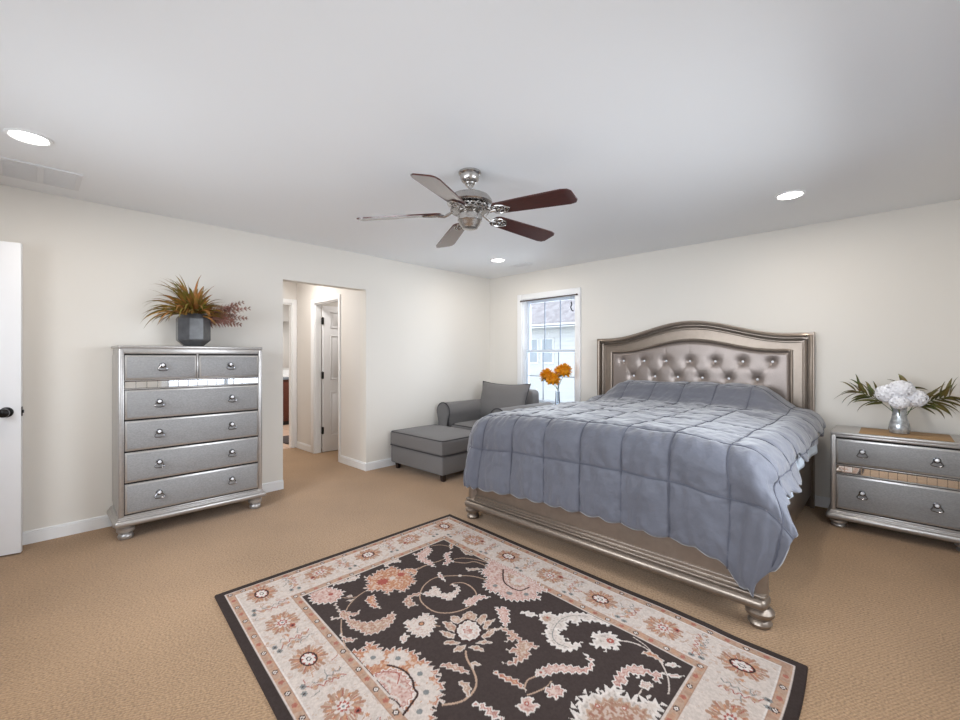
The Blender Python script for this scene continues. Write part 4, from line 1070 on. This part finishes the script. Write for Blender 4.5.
# border rosettes
def rosette(u, v, ring, ax):
    a, b = (.072, .060) if ax == 'u' else (.060, .072)
    rg = random.Random(int(u*1000+v*77)); n_ = 26
    disc('T', u, v, a*1.0, b*1.0, 13, .35)
    for k in range(n_):
        q = 2*pi*k/n_+rg.uniform(-.05, .05); l_ = 1.25 if k % 3 == 0 else (1.1 if k % 3 == 1 else .9); cc = ('T', 't', 'o')[k % 3]
        stroke(cc, .016, [(u+a*.45*cos(q), v+b*.45*sin(q)), (u+a*.95*l_*cos(q), v+b*.95*l_*sin(q))])
        stroke('i', .003, [(u+a*.5*cos(q+.11), v+b*.5*sin(q+.11)), (u+a*l_*cos(q+.11), v+b*l_*sin(q+.11))])
        if k % 2: stroke('r', .0028, [(u+a*.6*cos(q), v+b*.6*sin(q)), (u+a*.9*l_*cos(q), v+b*.9*l_*sin(q))])
    if ring:
        disc('o', u, v, a*.66, b*.64, 10, .3, a=.6); disc('d', u, v, a*.66, b*.58); disc('r', u, v, a*.54, b*.46, 0, 0); disc('w', u, v, a*.46, b*.38, 8, .4); disc('d', u, v, a*.2, b*.16, 6, .3); disc('w', u, v, a*.13, b*.1)
    else:
        disc('T', u, v, a*.62, b*.6, 10, .4); disc('i', u, v, a*.5, b*.5, 9, .6); disc('r', u, v, a*.3, b*.32, 8, .5); disc('w', u, v, a*.2, b*.2, 6, .4); disc('g', u, v, a*.09, b*.10)
        du, dv = ((.055, -.03) if ax == 'u' else (.03, .055)); disc('r', u+du, v+dv, .013); disc('d', u+du, v+dv, .006)
def scroll(u, v, ax, fl):
    def T(p): return (u+p[0]*fl, v+p[1]) if ax == 'u' else (u+p[1], v+p[0]*fl)
    Pn = [(-.03, -.075), (-.012, -.06), (-.028, -.045), (-.008, -.032), (-.026, -.018), (-.006, -.004), (-.022, .012), (.0, .026), (-.018, .042), (.008, .055), (.024, .066)]
    stroke('r', .004, smoothline([T(p) for p in Pn], 4))
    Pn2 = [(.024, -.078), (.010, -.062), (.024, -.048), (.006, -.034), (.020, -.018), (.002, -.006), (.020, .008), (.012, .028), (.028, .040)]
    stroke('g', .004, smoothline([T(p) for p in Pn2], 4))
    for q, c in (((.03, .075), 'g'), ((-.008, .084), 'g')): x, y = T(q); disc(c, x, y, .014, .010, 6, .3); disc('d', x, y, .004)
    for q in ((-.012, -.05), (.012, .01), (-.004, .04)): x, y = T(q); disc('t', x, y, .013, .010, 6, .4); disc('o', x, y, .005)
def curls(u, v):
    rg = random.Random(int(u*997+v*331))
    for k in range(9):
        x, y = u+rg.uniform(-.085, .085), v+rg.uniform(-.085, .085); q = rg.uniform(0, 6.28); P_ = []
        for i in range(6): P_.append((x, y)); x += .009*cos(q); y += .009*sin(q); q += rg.choice((-1, 1))*.5+.35
        stroke(rg.choice('TToggr'), .0032, P_)
        if k % 2: disc(rg.choice('tTo'), x, y, .009, .006, 5, .4)
us = [.165+.3325*k for k in range(7)]; vs = [.193, .517, .84, 1.163, 1.487]
for k, u in enumerate(us):
    for v in (.193, RW-.193): rosette(u, v, k % 2 == 0, 'u')
for k, v in enumerate(vs):
    if k in (0, 4): continue
    for u in (.165, RL-.165): rosette(u, v, k % 2 == 0, 'v')
for k in range(6):
    for v in (.193, RW-.193): curls((us[k]+us[k+1])/2, v); scroll((us[k]+us[k+1])/2, v, 'u', 1 if k % 2 else -1)
for k in range(4):
    for u in (.165, RL-.165): curls(u, (vs[k]+vs[k+1])/2); scroll(u, (vs[k]+vs[k+1])/2, 'v', 1 if k % 2 else -1)
# guard band buds
def guard(off, step):
    k = 0; x = off
    while x < RL-off+.001:
        for v in (off, RW-off):
            if k % 2: disc('r', x, v, .011, .010, 5, .3, a=.75)
            else: disc('d', x, v, .013, .011, 6, .3); disc('w', x, v, .008, .007, 4, .4); disc('d', x, v, .003)
        x += step; k += 1
    k = 0; x = off+step
    while x < RW-off-.02:
        for u in (off, RL-off):
            if not k % 2: disc('r', u, x, .010, .011, 5, .3, a=.75)
            else: disc('d', u, x, .011, .013, 6, .3); disc('w', u, x, .007, .008, 4, .4); disc('d', u, x, .003)
        x += step; k += 1
guard(.063, .0745); guard(.320, .0715)
# field motifs; the part of the field below the picture repeats the far side turned round
vis = [(k, s_, a, [(p[2*i]/1000, p[2*i+1]/1000) for i in range(len(p)//2)]) for k, s_, a, p in RUG]
extra = []
for k, s_, a, P_ in vis:
    Pr = [(RL-x, RW-y) for x, y in P_]
    if min(x for x, y in Pr) > 1.15 and min(y for x, y in Pr) > 1.02: extra.append((k, s_, a, Pr))
for k, s_, a, P_ in extra+vis:
    if k == 'S': stroke(s_, a*1.0, smoothline(P_, 6), clip=.33)
    elif k == 'D':
        disc(s_, P_[0][0], P_[0][1], a, a, 9 if a > .015 else 0, .35)
    else: poly(s_, a, P_, clip=.30 if (s_ == 'p' and a == .009) else .346)
C *= (.88+.24*n2)[..., None]*(.93+.14*rng.random((nu, nv)))[..., None]
corn = [(1.70, -2.342), (4.052, -2.481), (1.68, -4.025), (4.07, -4.20)]
a_, b_ = U/RL, V/RW
XX = (1-a_)*(1-b_)*corn[0][0]+a_*(1-b_)*corn[1][0]+(1-a_)*b_*corn[2][0]+a_*b_*corn[3][0]
YY = (1-a_)*(1-b_)*corn[0][1]+a_*(1-b_)*corn[1][1]+(1-a_)*b_*corn[2][1]+a_*b_*corn[3][1]
YY += .012*np.sin((a_-.62)*16)*np.exp(-((a_-.82)/.12)**2)*(1-b_)**2
XX += .012*(1-b_)*np.exp(-((1-a_)/.05)**2)*np.sin(b_*9)
lum = C.mean(axis=2); ZZ = .009+.0012*(lum > .12)+.004*np.exp(-((a_-.84)/.035)**2)*np.exp(-(b_/.06)**2)
ZZ += .0012*np.sin(U*6+1)*np.sin(V*5)
ZZ[E < ST*.6] = .001
co = np.stack([XX, YY, ZZ], -1).reshape(-1, 3)
idx = np.arange(nu*nv).reshape(nu, nv)
F_ = np.stack([idx[:-1, :-1], idx[:-1, 1:], idx[1:, 1:], idx[1:, :-1]], -1).reshape(-1, 4)[:, ::1]
me = bpy.data.meshes.new('area_rug'); nfc = len(F_)
me.vertices.add(len(co)); me.vertices.foreach_set('co', co.ravel())
me.loops.add(nfc*4); me.loops.foreach_set('vertex_index', F_.ravel().astype(np.int32))
me.polygons.add(nfc); me.polygons.foreach_set('loop_start', np.arange(0, nfc*4, 4, dtype=np.int32)); me.polygons.foreach_set('loop_total', np.full(nfc, 4, np.int32))
me.update(); me.flip_normals() if me.polygons[0].normal.z < 0 else None
ca = me.color_attributes.new('pattern', 'FLOAT_COLOR', 'POINT'); ca.data.foreach_set('color', np.concatenate([C.reshape(-1, 3), np.ones((nu*nv, 1))], 1).astype(np.float32).ravel())
rm = mat('rug_wool', (.5, .5, .5, 1), .95, spec=.1, bump=.5, bscale=500, bdist=.002)
at = rm.node_tree.nodes.new('ShaderNodeAttribute'); at.attribute_name = 'pattern'
rm.node_tree.links.new(at.outputs['Color'], rm.node_tree.nodes['Principled BSDF'].inputs['Base Color'])
me.materials.append(rm); ro = bpy.data.objects.new('area_rug', me); COL.objects.link(ro)
tag(ro, 'dark brown floral area rug with ivory flowered border at the foot of the bed', 'rug')
